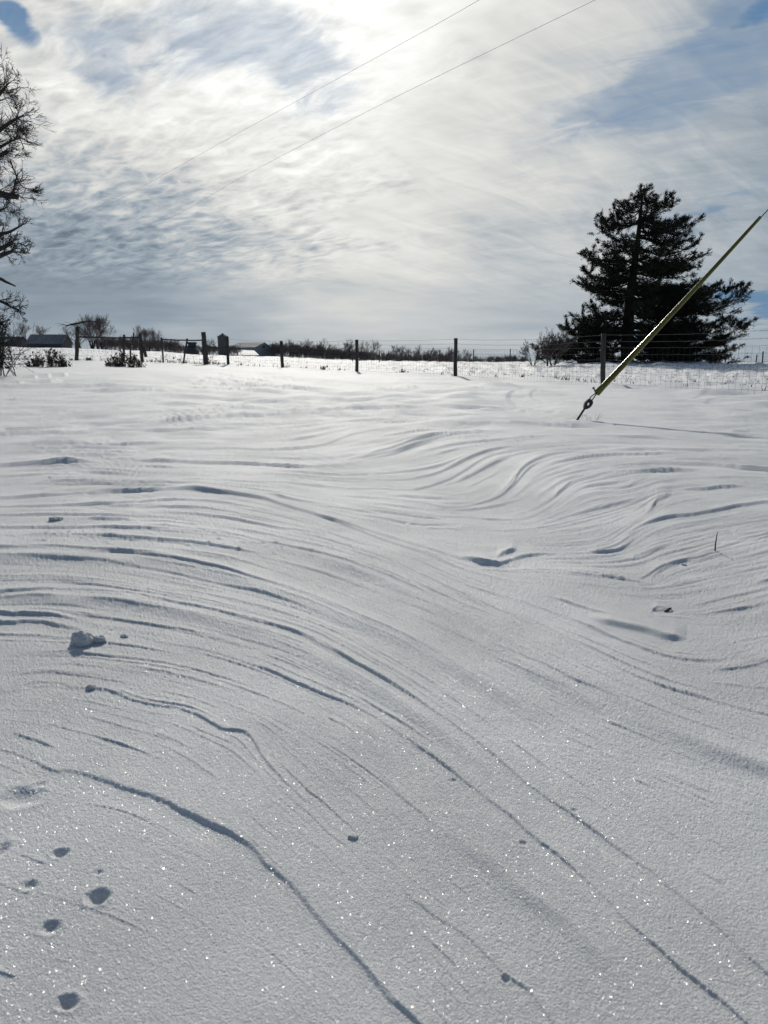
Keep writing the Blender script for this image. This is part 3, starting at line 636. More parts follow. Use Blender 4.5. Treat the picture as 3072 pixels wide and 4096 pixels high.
# ------------------------------------------------------------------ far fence on the crest
fo = gat(1757, 74); ff = thing('far_fence', fo, 'distant fence of thin steel posts and woven wire on the snowy crest', 'fence')
fp = [(1300, 84, 1390), (1410, 80, 1398), (1517, 77, 1398), (1633, 75.5, 1398), (1757, 74, 1396), (1893, 72, 1393), (2040, 69.5, 1392), (2200, 67, 1391), (2380, 64, 1390), (2560, 61, 1390), (2745, 58, 1392), (2900, 55.5, 1396), (3049, 53.5, 1413), (3230, 52, 1415)]
prev = None; mw = MB()
for i, (px, Y, ty) in enumerate(fp):
    b = gat(px, Y); t = b + Vector((random.uniform(-.05, .08), 0, 1.22 if Y > 54 else .85)); m_ = MB(); m_.tube([rel(b, fo) - Vector((0, 0, .2)), rel(t, fo)], .05, 5); m_.build('post', 'tpost', ff)
    if prev:
        b0 = prev; n = 12
        for h in (.25, .5, .75, 1.0, 1.12):
            mw.tube([rel(b0.lerp(b, q / 4), fo) + Vector((0, 0, h)) for q in range(5)], .004, 3, False)
        for q in range(n): p = rel(b0.lerp(b, q / n), fo); mw.tube([p, p + Vector((0, 0, 1.1))], .003, 3, False)
    prev = b
mw.build('woven_wire', 'wire', ff)
m_ = MB(); b = gat(3023, 60); m_.tube([rel(b, fo) - Vector((0, 0, .2)), rel(b + Vector((.02, 0, .75)), fo)], .05, 5); m_.build('post', 'tpost', ff)

# ------------------------------------------------------------------ guy wire with yellow guard
GY_ = 9.35
anc = gat(2307, GY_); anc = at(2307, 1680, GY_); anc.z = gsurf(anc.x, anc.y) - .01
gtop = at(3042, 868, 10.6); gbot = at(2392, 1570, 9.45)
gw = thing('guy_wire', anc, 'taut guy wire in a yellow guard, anchored in the snow by a steel eye', 'guy wire')
def G(px, py, f=0.0):                   # f = 0 at the anchor, 1 at the guard top
    return rel(at(px, py, GY_ + f * 1.25), anc)
mb = MB(); mb.tube([Vector((-.06, 0, -.12)), Vector((0, 0, .0)), G(2338, 1634, .035)], .0150, 8); mb.build('anchor_rod', 'steel', gw, smooth=True)
# eye nut: a thick flattened ring with squared shoulders
ax = (G(2370, 1592, .08) - G(2333, 1640, .03)); Lx = ax.length; ax.normalize(); sd = ax.cross(Vector((0, 1, 0))).normalized()
c0 = G(2352, 1616, .06)
def eye():
    mb = MB(); n = 24; th = .024
    prof_ = []
    for k_ in range(n):
        a = 2 * math.pi * k_ / n; x = math.cos(a); y = math.sin(a)
        w = .048 * (1 - .42 * max(-y, 0) ** 1.6); h = .088 if y < 0 else .074
        if y > 0: x = math.copysign(abs(x) ** .6, x); y = y ** .8
        prof_.append(((x * w, y * h), (math.cos(a) * .012, math.sin(a) * .026 + .004)))
    for side in (-1, 1):
        for (o_, i_) in prof_:
            for (x, y) in (o_, i_): mb.v.append(tuple(c0 + sd * x + ax * y + Vector((0, side * th, 0))))
    def ix(s, k_, o): return s * n * 2 + (k_ % n) * 2 + o
    for k_ in range(n):
        mb.f.append((ix(0, k_, 0), ix(0, k_ + 1, 0), ix(0, k_ + 1, 1), ix(0, k_, 1)))
        mb.f.append((ix(1, k_, 0), ix(1, k_, 1), ix(1, k_ + 1, 1), ix(1, k_ + 1, 0)))
        mb.f.append((ix(0, k_, 0), ix(1, k_, 0), ix(1, k_ + 1, 0), ix(0, k_ + 1, 0)))
        mb.f.append((ix(0, k_, 1), ix(0, k_ + 1, 1), ix(1, k_ + 1, 1), ix(1, k_, 1)))
    return mb
eye().build('anchor_eye', 'steel', gw)
mb = MB(); mb.tube([G(2356, 1600, .08), G(2364, 1586, .09), G(2383, 1572, .11), G(2392, 1563, .12)], .0075, 6)
mb.tube([G(2369, 1600, .08), G(2377, 1588, .09), G(2386, 1574, .11), G(2398, 1560, .12)], .0075, 6)
mb.build('preformed_loop', 'cable', gw, smooth=True)
ga = G(2388, 1572, .1); gb = rel(gtop, anc)
mb = MB(); n = 26; gd = (gb - ga).normalized(); s1 = gd.cross(Vector((0, 1, 0))).normalized(); s2 = gd.cross(s1)
ns = 14
for i in range(n + 1):
    f = i / n; c = ga.lerp(gb, f); c = c + Vector((0, 0, -0.02 * math.sin(math.pi * f))); w = .039 * (1 - f) ** 1.0 + .0225 * f + (.004 if f < .03 else 0)
    for k_ in range(ns):
        a = 2 * math.pi * k_ / ns; x = math.cos(a); y = math.sin(a)
        if y > 0.0: y *= 0.55
        mb.v.append(tuple(c + s1 * x * w + s2 * y * w))
for i in range(n):
    for k_ in range(ns):
        k2 = (k_ + 1) % ns; mb.f.append((i * ns + k_, i * ns + k2, (i + 1) * ns + k2, (i + 1) * ns + k_))
mb.f.append(tuple(reversed(range(ns)))); mb.f.append(tuple(n * ns + k_ for k_ in range(ns)))
mb.build('guard', 'yellow', gw, smooth=True)
mb = MB(); mb.tube([ga + s1 * .03, ga + s1 * .082 + gd * .01], [.010, .010], 6); mb.tube([ga + s1 * .078 + gd * .01, ga + s1 * .092 + gd * .012], .02, 6); mb.build('clamp_bolt', 'steel', gw)
mb = MB(); e2 = gb + gd * 7.0; mb.tube([ga + gd * .1, gb + s1 * -.008, e2], .0075, 6); mb.build('strand', 'cable', gw)

# ------------------------------------------------------------------ overhead lines
def power_line(pts, label):
    mb = MB(); q = catmull([list(p) for p in pts], 14); mb.tube([Vector(p) for p in q], .0045, 5, False)
    tag(mb.build('power_line', 'line', loc=Vector(pts[1])), label, 'power line', 'overhead power lines')
power_line([at(2700, -470, 13), at(1916, 0, 19.5), at(1536, 213, 25), at(900, 562, 36), at(500, 785, 50), at(139, 981, 78), at(-200, 1150, 140)], 'thin overhead power line, the upper left of the two, crossing the cloudy sky')
power_line([at(3100, -352, 12.5), at(2380, 0, 18.0), at(1536, 412, 25.5), at(1000, 690, 35), at(560, 925, 50), at(93, 1065 / 1.08 + 92, 80), at(-250, 1215, 140)], 'thin overhead power line, the lower right of the two, passing over the open snow')

# ------------------------------------------------------------------ cedar
def cedar():
    Y0 = 47.0; sc = Y0 / F
    def Z(x, y): return at(2200 + x / 1.902, 700 + y / 1.902, Y0)      # reads positions off the enlarged view of the tree
    base = gat(2200 + 585 / 1.902, Y0)
    root = thing('cedar_tree', base, 'big dark evergreen cedar with ragged boughs standing beyond the fence', 'tree')
    tr = MB(); tp = [Z(585, 1440), Z(592, 1200), Z(605, 950), Z(640, 700), Z(668, 500), Z(688, 300), Z(705, 150), Z(718, 82)]
    tp[0] = base - Vector((0, 0, .3))
    tr.tube([p - base for p in tp], [.42, .36, .30, .22, .16, .10, .05, .02], 10)
    def trunk_at(z):
        for a, b in zip(tp[:-1], tp[1:]):
            if a.z <= z <= b.z: return a.lerp(b, (z - a.z) / (b.z - a.z))
        return tp[-1].copy() if z > tp[-1].z else tp[0].copy()
    rng = np.random.default_rng(5)
    sprV = []
    bz = MB()
    def spray(p, d, size):
        # a feathery tuft: a few thin pointed leaf blades
        n = 5
        for _ in range(n):
            dv = d + Vector(rng.normal(0, .45, 3)); dv.normalize(); l = size * rng.uniform(.6, 1.3)
            s_ = dv.cross(Vector(rng.normal(0, 1, 3))).normalized() * l * .17
            o = p + Vector(rng.normal(0, size * .45, 3))
            sprV.append((o - s_, o + s_, o + dv * l + s_ * .2, o + dv * l - s_ * .2))
    def branch(a, b, dens=1.0, thick=.05):
        L = (b - a).length; 
        if L < .2: return
        n = max(int(L / .3), 3); sag = Vector((0, 0, -L * rng.uniform(.05, .16))); pts = []
        for i in range(n + 1):
            f = i / n; p = a.lerp(b, f) + sag * math.sin(math.pi * f) * 1.3 + Vector(rng.normal(0, .02, 3)) * L ** .5; pts.append(p)
        pts[-1] = b
        bz.tube([p - base for p in pts], [thick * (1 - .85 * i / n) for i in range(n + 1)], 5, False)
        dirn = (b - a).normalized(); side = dirn.cross(Vector((0, 0, 1))); side = side.normalized() if side.length > .1 else Vector((1, 0, 0))
        m_ = int(L * 9.5 * dens)
        for _ in range(m_):
            f = rng.uniform(.08, 1.0) ** .85; i = min(int(f * n), n - 1); p = pts[i].lerp(pts[i + 1], f * n - i)
            tl = (.25 + .75 * (1 - f)) * min(L, 2.6) * .34 * rng.uniform(.4, 1.2) + .1
            dv = (dirn * rng.uniform(.5, 1.1) + side * rng.normal(0, .65) + Vector((0, 0, rng.normal(.32, .42)))).normalized()
            e = p + dv * tl
            bz.tube([p - base, e - base], [.012, .005], 3, False)
            k_ = max(int(tl / .085), 2)
            for q in range(k_):
                spray(p.lerp(e, (q + .6) / k_), (dv + Vector((0, 0, .25))).normalized(), .095 * rng.uniform(.8, 1.4))
        for q in range(4): spray(b, (dirn + Vector((0, 0, .4))).normalized(), .14)
    left = [(660,125),(610,185),(560,225),(478,232),(400,290),(392,325),(400,430),(410,470),(372,510),(290,570),(215,610),(290,655),(265,725),(330,760),(215,795),(225,820),(300,870),(330,940),(250,1005),(245,1060),(130,1075),(160,1130),(90,1230),(150,1200),(0,1290),(-60,1375),(40,1330),(200,1150)]
    right = [(728,100),(775,140),(770,175),(850,152),(900,200),(875,262),(860,300),(955,325),(935,385),(1030,345),(1092,355),(1140,470),(1080,440),(1095,520),(1218,580),(1150,610),(1172,660),(1130,700),(1110,760),(1060,720),(1150,800),(1080,810)]
    low = [(1335,815),(1400,845),(1465,903),(1435,960),(1395,1040),(1250,870),(1200,900),(1365,1085),(1490,1105),(1400,1140),(1485,1200),(1450,1300),(1430,1385),(1300,1400),(1380,1250),(1180,1000),(1320,1330),(1250,1180)]
    for (x, y) in left + right:
        tip = Z(x, y); tip.y += rng.uniform(-1.4, 1.4)
        dxm = abs(tip.x - trunk_at(tip.z).x); a = trunk_at(tip.z + rng.uniform(-.25, .05) * dxm + (-.1 if y < 400 else .05)); branch(a, tip, 1.1, .03 + .012 * dxm)
        for _ in range(2):
            t2 = tip.lerp(a, rng.uniform(.1, .45)) + Vector((rng.normal(0, .25), rng.normal(0, .9), rng.normal(-.12, .32))); branch(a.lerp(tip, .2), t2, .9, .03)
    for (x, y) in low:
        tip = Z(x, y); tip.y += rng.uniform(-1.2, 1.2); a = trunk_at(tip.z * .9 + .1 * base.z + rng.uniform(-.1, .5)); branch(a, tip, 1.2, .07)
        for _ in range(3):
            t2 = tip.lerp(a, rng.uniform(.05, .6)) + Vector((rng.normal(0, .3), rng.normal(0, 1.0), rng.normal(-.1, .35))); branch(a.lerp(tip, .25), t2, 1.2, .03)
    for (x0, y0, x1, y1) in ((470, 440, 482, 232), (410, 450, 396, 292), (540, 330, 552, 228), (712, 200, 718, 74), (1015, 440, 1028, 345), (955, 420, 955, 322), (845, 260, 850, 155), (885, 270, 898, 200), (1040, 560, 1110, 470), (300, 640, 245, 590), (300, 760, 240, 712), (330, 900, 235, 800), (1290, 920, 1335, 815), (1390, 930, 1400, 845), (1395, 1180, 1480, 1105), (170, 1200, 135, 1075), (330, 1080, 290, 960), (260, 1200, 250, 1010), (1340, 1140, 1360, 1085)):
        a = Z(x0, y0); b = Z(x1, y1); a.y = b.y = Y0 + rng.uniform(-1, .6); branch(a, b, 2.2, .04)
        for _ in range(3): c = a.lerp(b, rng.uniform(-.2, .5)); branch(c, c + Vector((rng.normal(0, .4), rng.normal(0, .3), rng.uniform(.1, .6))), 2.2, .02)
    # boughs towards and away from the viewer
    lx = [(80,712),(180,610),(290,440),(420,440),(520,390),(610,260),(700,300),(800,290),(900,350),(1000,300),(1100,190),(1250,110),(1420,20)]
    rx = [(80,725),(180,860),(290,860),(420,1050),(520,1080),(610,1150),(700,1100),(800,1080),(840,1250),(900,1380),(1000,1350),(1100,1380),(1250,1430),(1420,1380)]
    for _ in range(120):
        y = 110 + 1300 * rng.uniform() ** .72
        x0 = np.interp(y, [q[0] for q in lx], [q[1] for q in lx]); x1 = np.interp(y, [q[0] for q in rx], [q[1] for q in rx])
        x = rng.uniform(x0 + 30, x1 - 30); tip = Z(x, y)
        depth = min(abs(x1 - x0) * .5 / 1.902 * sc, 4.2); c = trunk_at(tip.z); ex = (tip.x - c.x) / max(depth, .3)
        dy_ = math.sqrt(max(1 - min(ex * ex, .9), .1)) * depth * rng.choice([-1, 1]) * rng.uniform(.5, .95)
        if 1020 < y < 1100 and x > 1120: continue
        tip.y = c.y + dy_; a = trunk_at(tip.z + rng.uniform(-.4, .4)); branch(a, tip, 1.0, .05)
    for _ in range(70):
        x = rng.uniform(60, 520); y = rng.uniform(1400 - (x - 20) * .75 if x < 400 else 1080, 1400)
        a = Z(x, y); a.y += rng.uniform(-2, 2); e = a + Vector((rng.normal(-.35, .5), rng.normal(0, .6), rng.uniform(-.1, .5))); branch(a, e, 2.4, .02)
    # thick low skirt of foliage close to the snow
    for _ in range(130):
        x = rng.uniform(-40, 1400); y = rng.uniform(1130, 1400) if x > 120 else rng.uniform(1290, 1400)
        a = Z(x, y); a.y += rng.uniform(-2, 2); e = a + Vector((rng.normal(0, .5), rng.normal(0, .6), rng.uniform(-.1, .45))); branch(a, e, 2.4, .02)
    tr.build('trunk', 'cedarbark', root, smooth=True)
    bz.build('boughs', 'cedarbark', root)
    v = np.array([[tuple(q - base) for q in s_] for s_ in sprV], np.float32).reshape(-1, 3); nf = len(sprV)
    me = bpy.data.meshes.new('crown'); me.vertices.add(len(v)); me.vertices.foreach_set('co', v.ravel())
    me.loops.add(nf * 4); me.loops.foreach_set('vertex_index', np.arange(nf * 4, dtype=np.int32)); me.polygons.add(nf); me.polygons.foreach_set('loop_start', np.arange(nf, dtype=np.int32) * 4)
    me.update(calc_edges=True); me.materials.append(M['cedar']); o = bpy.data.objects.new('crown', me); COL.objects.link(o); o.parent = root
    print('cedar faces', nf)
    mb = MB(); mb.tube([Z(445, 850) - base, Z(452, 815) - base, Z(448, 775) - base], [.10, .085, .05], 6); mb.build('broken_stub', 'bark', root)
cedar()

# ------------------------------------------------------------------ bare trees
def grow(mb, p, d, L, r, lvl, rng, spread=.5, up=.12, rmin=.006, kids=3, seg=4, n0=6):
    pts = [p.copy()]; rad = [r]; q = p.copy(); dd = d.copy()
    for i in range(seg):
        dd = (dd + Vector(rng.normal(0, .13, 3)) + Vector((0, 0, up * .35))).normalized(); q = q + dd * (L / seg); pts.append(q.copy()); rad.append(max(r * (1 - .55 * (i + 1) / seg), rmin))
    mb.tube(pts, rad, max(3, n0 - (0 if lvl > 3 else 2)), False)
    if lvl <= 0: return
    nk = kids + (1 if rng.uniform() < .5 else 0)
    for k_ in range(nk):
        f = rng.uniform(.35, 1.0) if k_ else 1.0; i = min(int(f * seg), seg - 1); a = pts[i].lerp(pts[i + 1], f * seg - i)
        nd = (dd + Vector(rng.normal(0, spread, 3)) + Vector((0, 0, up))).normalized()
        grow(mb, a, nd, L * rng.uniform(.6, .82), max(r * (.62 if k_ else .7) * (1 - .3 * f * (k_ > 0)), rmin), lvl - 1, rng, spread, up, rmin, kids, max(seg - 1, 2), n0)
def big_tree():
    Y = 21.0; base = gat(-330, Y); rng = np.random.default_rng(21)
    root = thing('bare_tree', base, 'large leafless old tree with broken limbs and fine twigs, at the left edge', 'tree')
    tr = MB(); P_ = lambda x, y, dy_=0: at(x, y, Y + dy_) - base
    tp = [P_(-335, 1500), P_(-330, 1300), P_(-315, 1050), P_(-290, 800), P_(-270, 600), P_(-240, 420), P_(-210, 260)]
    tr.tube(tp, [.45, .38, .34, .28, .22, .15, .08], 12); tr.build('trunk', 'bark', root, smooth=True)
    def limb(pts, r0, r1, tw, L=.55, lvl=3, stub=False):
        q = [Vector(a) for a in catmull([list(P_(*a)) for a in pts], 4)]; n = len(q)
        mb = MB(); mb.tube(q, [r0 + (r1 - r0) * i / (n - 1) for i in range(n)], 7)
        for _ in range(tw):
            f = rng.uniform(.25, 1) ** .8; i = min(int(f * (n - 1)), n - 2); a = q[i].lerp(q[i + 1], .5); d = (q[i + 1] - q[i]).normalized()
            nd = (d * .7 + Vector(rng.normal(0, .6, 3)) + Vector((0, 0, .15))).normalized()
            grow(mb, a, nd, L * .74 * rng.uniform(.6, 1.15) * (1.15 - .55 * f), .015, lvl, rng, .42, .03, .0042, 3, 3, 4)
        mb.build('limb', 'bark', root)
    limb([(-290, 800, 0), (-150, 660, .3), (-50, 560, .2), (40, 490, 0), (95, 460, 0)], .13, .015, 17, .75, 3)
    limb([(-270, 600, 0), (-150, 520, -.4), (-60, 440, 0), (5, 370, 0), (35, 330, 0)], .11, .014, 15, .75, 3)
    limb([(-240, 420, 0), (-150, 400, .5), (-80, 340, 0), (-30, 305, .2)], .09, .014, 12, .7, 3)
    limb([(-300, 880, 0), (-170, 760, .6), (-70, 640, .3), (25, 575, 0), (85, 550, 0)], .10, .014, 18, .7, 3)
    limb([(-305, 760, 0), (-150, 700, .4), (-40, 640, .2), (8, 617, 0), (30, 603, 0)], .10, .045, 7, .55, 3)
    limb([(-315, 930, 0), (-180, 800, 0), (-60, 775, 0), (0, 776, 0), (40, 784, 0), (72, 787, 0)], .14, .065, 11, .75, 3)
    limb([(52, 784, 0), (58, 745, 0), (66, 710, 0), (70, 695, 0)], .035, .012, 5, .5, 2)
    limb([(40, 640, .3), (80, 735, .1), (120, 760, 0), (150, 770, 0)], .02, .006, 7, .35, 2)
    limb([(-315, 1040, 0), (-160, 960, 0), (-40, 940, 0), (30, 930, 0), (80, 905, 0)], .11, .02, 9, .45, 3)
    limb([(-320, 1100, 0), (-160, 1000, 0), (-40, 1005, 0), (10, 990, 0), (50, 970, 0)], .11, .045, 9, .42, 3)
    limb([(-320, 1150, 0), (-160, 1040, 0), (-30, 1030, 0), (20, 1015, 0), (55, 1003, 0)], .11, .04, 10, .45, 3)
    limb([(40, 1005, 0), (75, 975, 0), (100, 985, 0), (118, 1005, 0)], .018, .006, 8, .28, 2)
    limb([(-320, 1180, 0), (-160, 1120, 0), (-20, 1112, 0), (25, 1128, 0), (62, 1145, 0)], .09, .02, 0)
    limb([(-320, 1010, 0), (-140, 880, .4), (-30, 850, .2), (30, 830, 0)], .08, .012, 13, .5, 3)
    limb([(-325, 1240, 0), (-160, 1200, 0), (-20, 1200, 0), (40, 1225, 0), (85, 1245, 0)], .08, .014, 13, .38, 3)
    limb([(-330, 1300, 0), (-160, 1230, 0), (-60, 1260, 0), (0, 1290, 0), (25, 1320, 0)], .08, .014, 16, .34, 3)
big_tree()
def tangle():                           # dark leafy scrub at the foot of the big tree
    b = gat(-70, 20.5); rng = np.random.default_rng(3); mb = MB(); lf = MB()
    for _ in range(60):
        p = Vector((rng.normal(0, .38), rng.normal(0, .4), 0)); d = Vector((rng.normal(.12, .35), rng.normal(0, .3), 1)).normalized()
        grow(mb, p, d, rng.uniform(.6, .95), .014, 2, rng, .5, .1, .005, 3, 3, 4)
    for _ in range(9000):
        h = rng.uniform(.05, 1) ** .8 * 2.0; w = .62 * (1 - h / 2.6)
        p = Vector((rng.normal(0, w * .62), rng.normal(0, w * .6), h)); s_ = Vector(rng.normal(0, .035, 3)); t_ = Vector(rng.normal(0, .035, 3)); lf.poly(p, p + s_, p + s_ * .6 + t_, p + t_)
    root = thing('scrub_bush', b, 'dark dense scrubby bush under the broken limbs of the large bare tree', 'bush')
    mb.build('stems', 'bark', root); lf.build('leaves', 'cedar', root)
tangle()
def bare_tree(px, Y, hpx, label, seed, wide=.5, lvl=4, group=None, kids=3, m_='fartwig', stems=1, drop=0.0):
    rng = np.random.default_rng(seed); b = gat(px, Y); H = hpx / F * Y
    root = thing('bare_tree', b, label, 'tree', group)
    tr = MB(); cr_ = MB(); rm = max(.00006 * Y, .006)
    for s_ in range(stems):
        d0 = Vector((rng.normal(0, .12 + .14 * (stems > 1)), rng.normal(0, .1), 1)).normalized(); off = Vector((rng.normal(0, .06 * H) * (stems > 1), 0, -.2))
        h0 = H * .28; top = off + d0 * h0; tr = MB(); tr.tube([off, off.lerp(top, .5), top], [H * .028, H * .023, H * .019], 7); tr.build('trunk', 'bark', root)
        for _ in range(4 if stems == 1 else 3):
            nd = (d0 + Vector(rng.normal(0, wide, 3))).normalized()
            if nd.z < .25: nd.z = .3; nd.normalize()
            grow(cr_, top - d0 * h0 * rng.uniform(0, .4), nd, H * rng.uniform(.26, .34), H * .013, lvl, rng, wide * .8, .16, rm, kids, 4, 5)
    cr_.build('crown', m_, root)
TG = 'bare trees beyond the farm buildings'
bare_tree(110, 190, 105, 'leafless tree with forked crown behind the dark low shed, far left', 31, .5, 4, TG, 3)
bare_tree(168, 185, 92, 'small rounded leafless tree rising behind the long grey roofed barn', 32, .38, 4, TG, 3)
bare_tree(55, 210, 60, 'low leafless tree right behind the small dark shed', 37, .5, 4, TG, 3)
bare_tree(315, 150, 100, 'broad leafless tree directly behind the arched dead branch', 33, .62, 4, TG, 3, stems=2)
bare_tree(372, 150, 138, 'tall leafless tree with the fullest crown, right of the tall corral post', 34, .5, 4, TG, 3, stems=4)
bare_tree(420, 152, 120, 'tall spreading leafless tree, rightmost of the clump above the corral rail', 35, .5, 4, TG, 3, stems=3)
bare_tree(585, 165, 100, 'fan shaped leafless tree behind the thick middle corral post', 36, .4, 4, TG, 3, stems=4)
bare_tree(535, 190, 70, 'thin faint leafless tree behind the crooked corral post', 38, .4, 4, TG, 3)
bare_tree(838, 210, 62, 'low leafless tree between the leaning gatepost and the grain bin', 39, .5, 4, TG, 3)

def treeline(x0, x1, Y, hmin, hmax, label, seed, n, dense=1.0):
    rng = np.random.default_rng(seed); mb = MB()
    c = gat((x0 + x1) / 2, Y)
    for i in range(n):
        px = x0 + (x1 - x0) * (i + rng.uniform(-.4, .4)) / n; y = Y + rng.uniform(-8, 12); b = gat(px, y) - c; H = rng.uniform(hmin, hmax) / F * y
        for _ in range(3):
            grow(mb, b + Vector((rng.normal(0, .15), 0, -.3)), Vector((rng.normal(0, .3), rng.normal(0, .2), 1)).normalized(), H * .42, H * .014 + .02, 3, rng, .45, .14, max(.00011 * Y, .012), 3, 3, 4)
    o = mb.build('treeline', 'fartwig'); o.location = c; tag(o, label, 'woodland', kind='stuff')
treeline(395, 720, 175, 42, 66, 'dark band of leafless scrub behind the corral rails', 41, 70)
treeline(710, 960, 200, 32, 50, 'leafless scrub behind the grain bin and small barn', 42, 40)
treeline(-60, 300, 215, 30, 45, 'leafless scrub behind the dark barns far left', 43, 50)
treeline(1090, 1480, 265, 52, 66, 'dense leafless wood on the skyline between the two middle fence posts', 44, 95)
treeline(1480, 1830, 290, 40, 60, 'broken leafless wood on the skyline left of the middle post', 45, 62)
treeline(1960, 2110, 420, 38, 50, 'faint low wood on the skyline left of the cedar', 46, 26)
treeline(1830, 1960, 420, 30, 46, 'thin gap of low scrub on the skyline right of the middle post', 47, 14)
TG2 = 'bushy bare trees standing up from the skyline wood'
for k_, (px, h, lab) in enumerate(((1165, 72, 'short bushy bare tree just right of the first slim fence post'), (1235, 78, 'bushy bare tree in the skyline wood left of the widest round crown'), (1300, 84, 'rounded bare tree in the skyline wood'), (1372, 96, 'widest round bare crown just left of the slim central fence post'),
        (1480, 92, 'bushy bare tree standing alone right of the slim central fence post'), (1600, 78, 'bare bushy tree on the skyline midway between two wooden fence posts'), (1650, 76, 'bare bushy tree on the skyline behind the second thin steel post'), (1722, 76, 'broad dense bare tree left of the thick middle post'), (1800, 70, 'small bare tree tucked against the thick middle post'), (1865, 62, 'small bare tree just right of the thick middle post'))):
    bare_tree(px, 270, h, lab, 60 + k_, .5, 4, TG2, 3, stems=2)

# shrubs at the cedar's left foot
bare_tree(2140, 40, 120, 'thin leafless sapling with wiry twigs left of the cedar', 81, .35, 3, None, 3, 'twig', 2)
bare_tree(2200, 41, 145, 'leafless bush with curling twigs leaning against the left foot of the cedar', 82, .55, 4, None, 3, 'twig', 3)

# ------------------------------------------------------------------ farm buildings
def building(name, label, O, mbs, cat='barn'):
    r = thing(name, O, label, cat)
    return r
def quad_prism(mb, a, b, c, d, th):      # sloping slab a-b-c-d thickened downward
    v = [Vector(q) for q in (a, b, c, d)]; n = (v[1] - v[0]).cross(v[3] - v[0]).normalized() * th
    if n.z < 0: n = -n
    s_ = len(mb.v); mb.v += [tuple(q) for q in v] + [tuple(q - n) for q in v]
    mb.f += [(s_, s_+1, s_+2, s_+3), (s_+7, s_+6, s_+5, s_+4)] + [(s_+i, s_+4+i, s_+4+(i+1) % 4, s_+(i+1) % 4) for i in range(4)]
def gable(name, label, O, W, Dp, hw, hr, rot, wall, roof, over=.3, snow=False, extras=None, ridge_x=True):
    """ridge along local x (length W), depth Dp"""
    r = thing(name, O, label, 'barn'); r.rotation_euler = (0, 0, rot)
    mb = MB(); x0, x1, y0, y1 = -W/2, W/2, -Dp/2, Dp/2
    mb.poly((x0,y0,-1),(x1,y0,-1),(x1,y0,hw),(x0,y0,hw)); mb.poly((x1,y1,-1),(x0,y1,-1),(x0,y1,hw),(x1,y1,hw))
    mb.poly((x0,y1,-1),(x0,y0,-1),(x0,y0,hw),(x0,0,hr),(x0,y1,hw)); mb.poly((x1,y0,-1),(x1,y1,-1),(x1,y1,hw),(x1,0,hr),(x1,y0,hw))
    mb.build('wall', wall, r)
    rf = MB(); sl_ = (hr - hw) / (Dp/2); e = over * sl_
    quad_prism(rf, (x0-over, y0-over, hw-e+.12), (x1+over, y0-over, hw-e+.12), (x1+over, 0, hr+.12), (x0-over, 0, hr+.12), .1)
    quad_prism(rf, (x1+over, y1+over, hw-e+.12), (x0-over, y1+over, hw-e+.12), (x0-over, 0, hr+.12), (x1+over, 0, hr+.12), .1)
    rf.build('roof', roof, r)
    return r
# long grey roofed barn, far left
O = gat(205, 150); O.z = at(205, 1392, 150).z
b1 = gable('barn', 'long low barn with dull grey roof and dark walls, behind the leftmost weeds', O, 6.6, 6.0, .9, 2.55, R(5), 'barn_wall', 'barn_roof')
mb = MB(); mb.box(.3, .36, -3.16, -3.1, 0, .9); mb.build('downpipe', 'dark', b1)
mb = MB(); mb.box(-1.6, .2, -3.06, -3.01, -.2, .8); mb.build('door', 'dark', b1)
O = gat(58, 155); O.z = at(58, 1388, 155).z
b2 = gable('shed', 'small dark shed with a snow patch on its roof, left of the long grey barn', O, 4.2, 4.5, .8, 2.0, R(-4), 'barn_wall', 'dark'); b2['category'] = 'shed'
mb = MB(); quad_prism(mb, (-.8, -2.0, 1.13), (.2, -2.0, 1.13), (.35, -1.2, 1.55), (-.5, -1.2, 1.55), .06); mb.build('roof_snow', 'snow', b2)
# white barn with gable to the right
O = at(1030, 1425, 262); 
def B(x, y, Y): return at(560 + x / 2.592, 1260 + y / 2.592, Y)
# corner points read from the photo and stood up at their own depths
nl, nr_ = B(940, 422, 258), B(1195, 422, 252)
rt = thing('white_barn', nl.lerp(nr_, .5), 'blue grey metal barn with a small square gable window, right of the grain bin', 'barn')
o = rt.location.copy()
W = Vector((nr_.x - nl.x, nr_.y - nl.y, 0)); ux = W.normalized(); 
gr = B(1412, 422, 264); G1 = Vector((gr.x - nr_.x, gr.y - nr_.y, 0)); zb = nr_.z - 1.0
ze = B(1195, 335, 252).z; zr = B(1275, 287, 256).z; ridge = Vector((nr_.x, nr_.y, 0)) + G1 * .42
zer = B(1412, 378, 264).z
def VV(p, z): return Vector((p.x, p.y, z)) - o
a, b, c = Vector((nl.x, nl.y, 0)), Vector((nr_.x, nr_.y, 0)), Vector((gr.x, gr.y, 0)); a2 = a + G1; ra = a + G1 * .42
mb = MB(); mb.poly(VV(a, zb), VV(b, zb), VV(b, ze), VV(a, ze)); mb.poly(VV(b, zb), VV(c, zb), VV(c, zer), VV(ridge, zr), VV(b, ze)); mb.poly(VV(c, zb), VV(a2, zb), VV(a2, zer), VV(c, zer)); mb.poly(VV(a2, zb), VV(a, zb), VV(a, ze), VV(ra, zr), VV(a2, zer)); mb.build('wall', 'white_metal', rt)
mb = MB(); ov = ux * .35; q = G1.normalized() * .35
quad_prism(mb, VV(a - ov - q, ze), VV(b + ov - q, ze), VV(ridge + ov, zr + .15), VV(ra - ov, zr + .15), .15); quad_prism(mb, VV(c + ov + q, zer - .02), VV(a2 - ov + q, zer - .02), VV(ra - ov, zr + .15), VV(ridge + ov, zr + .15), .15); mb.build('roof', 'white_roof', rt)
gn = ux; 
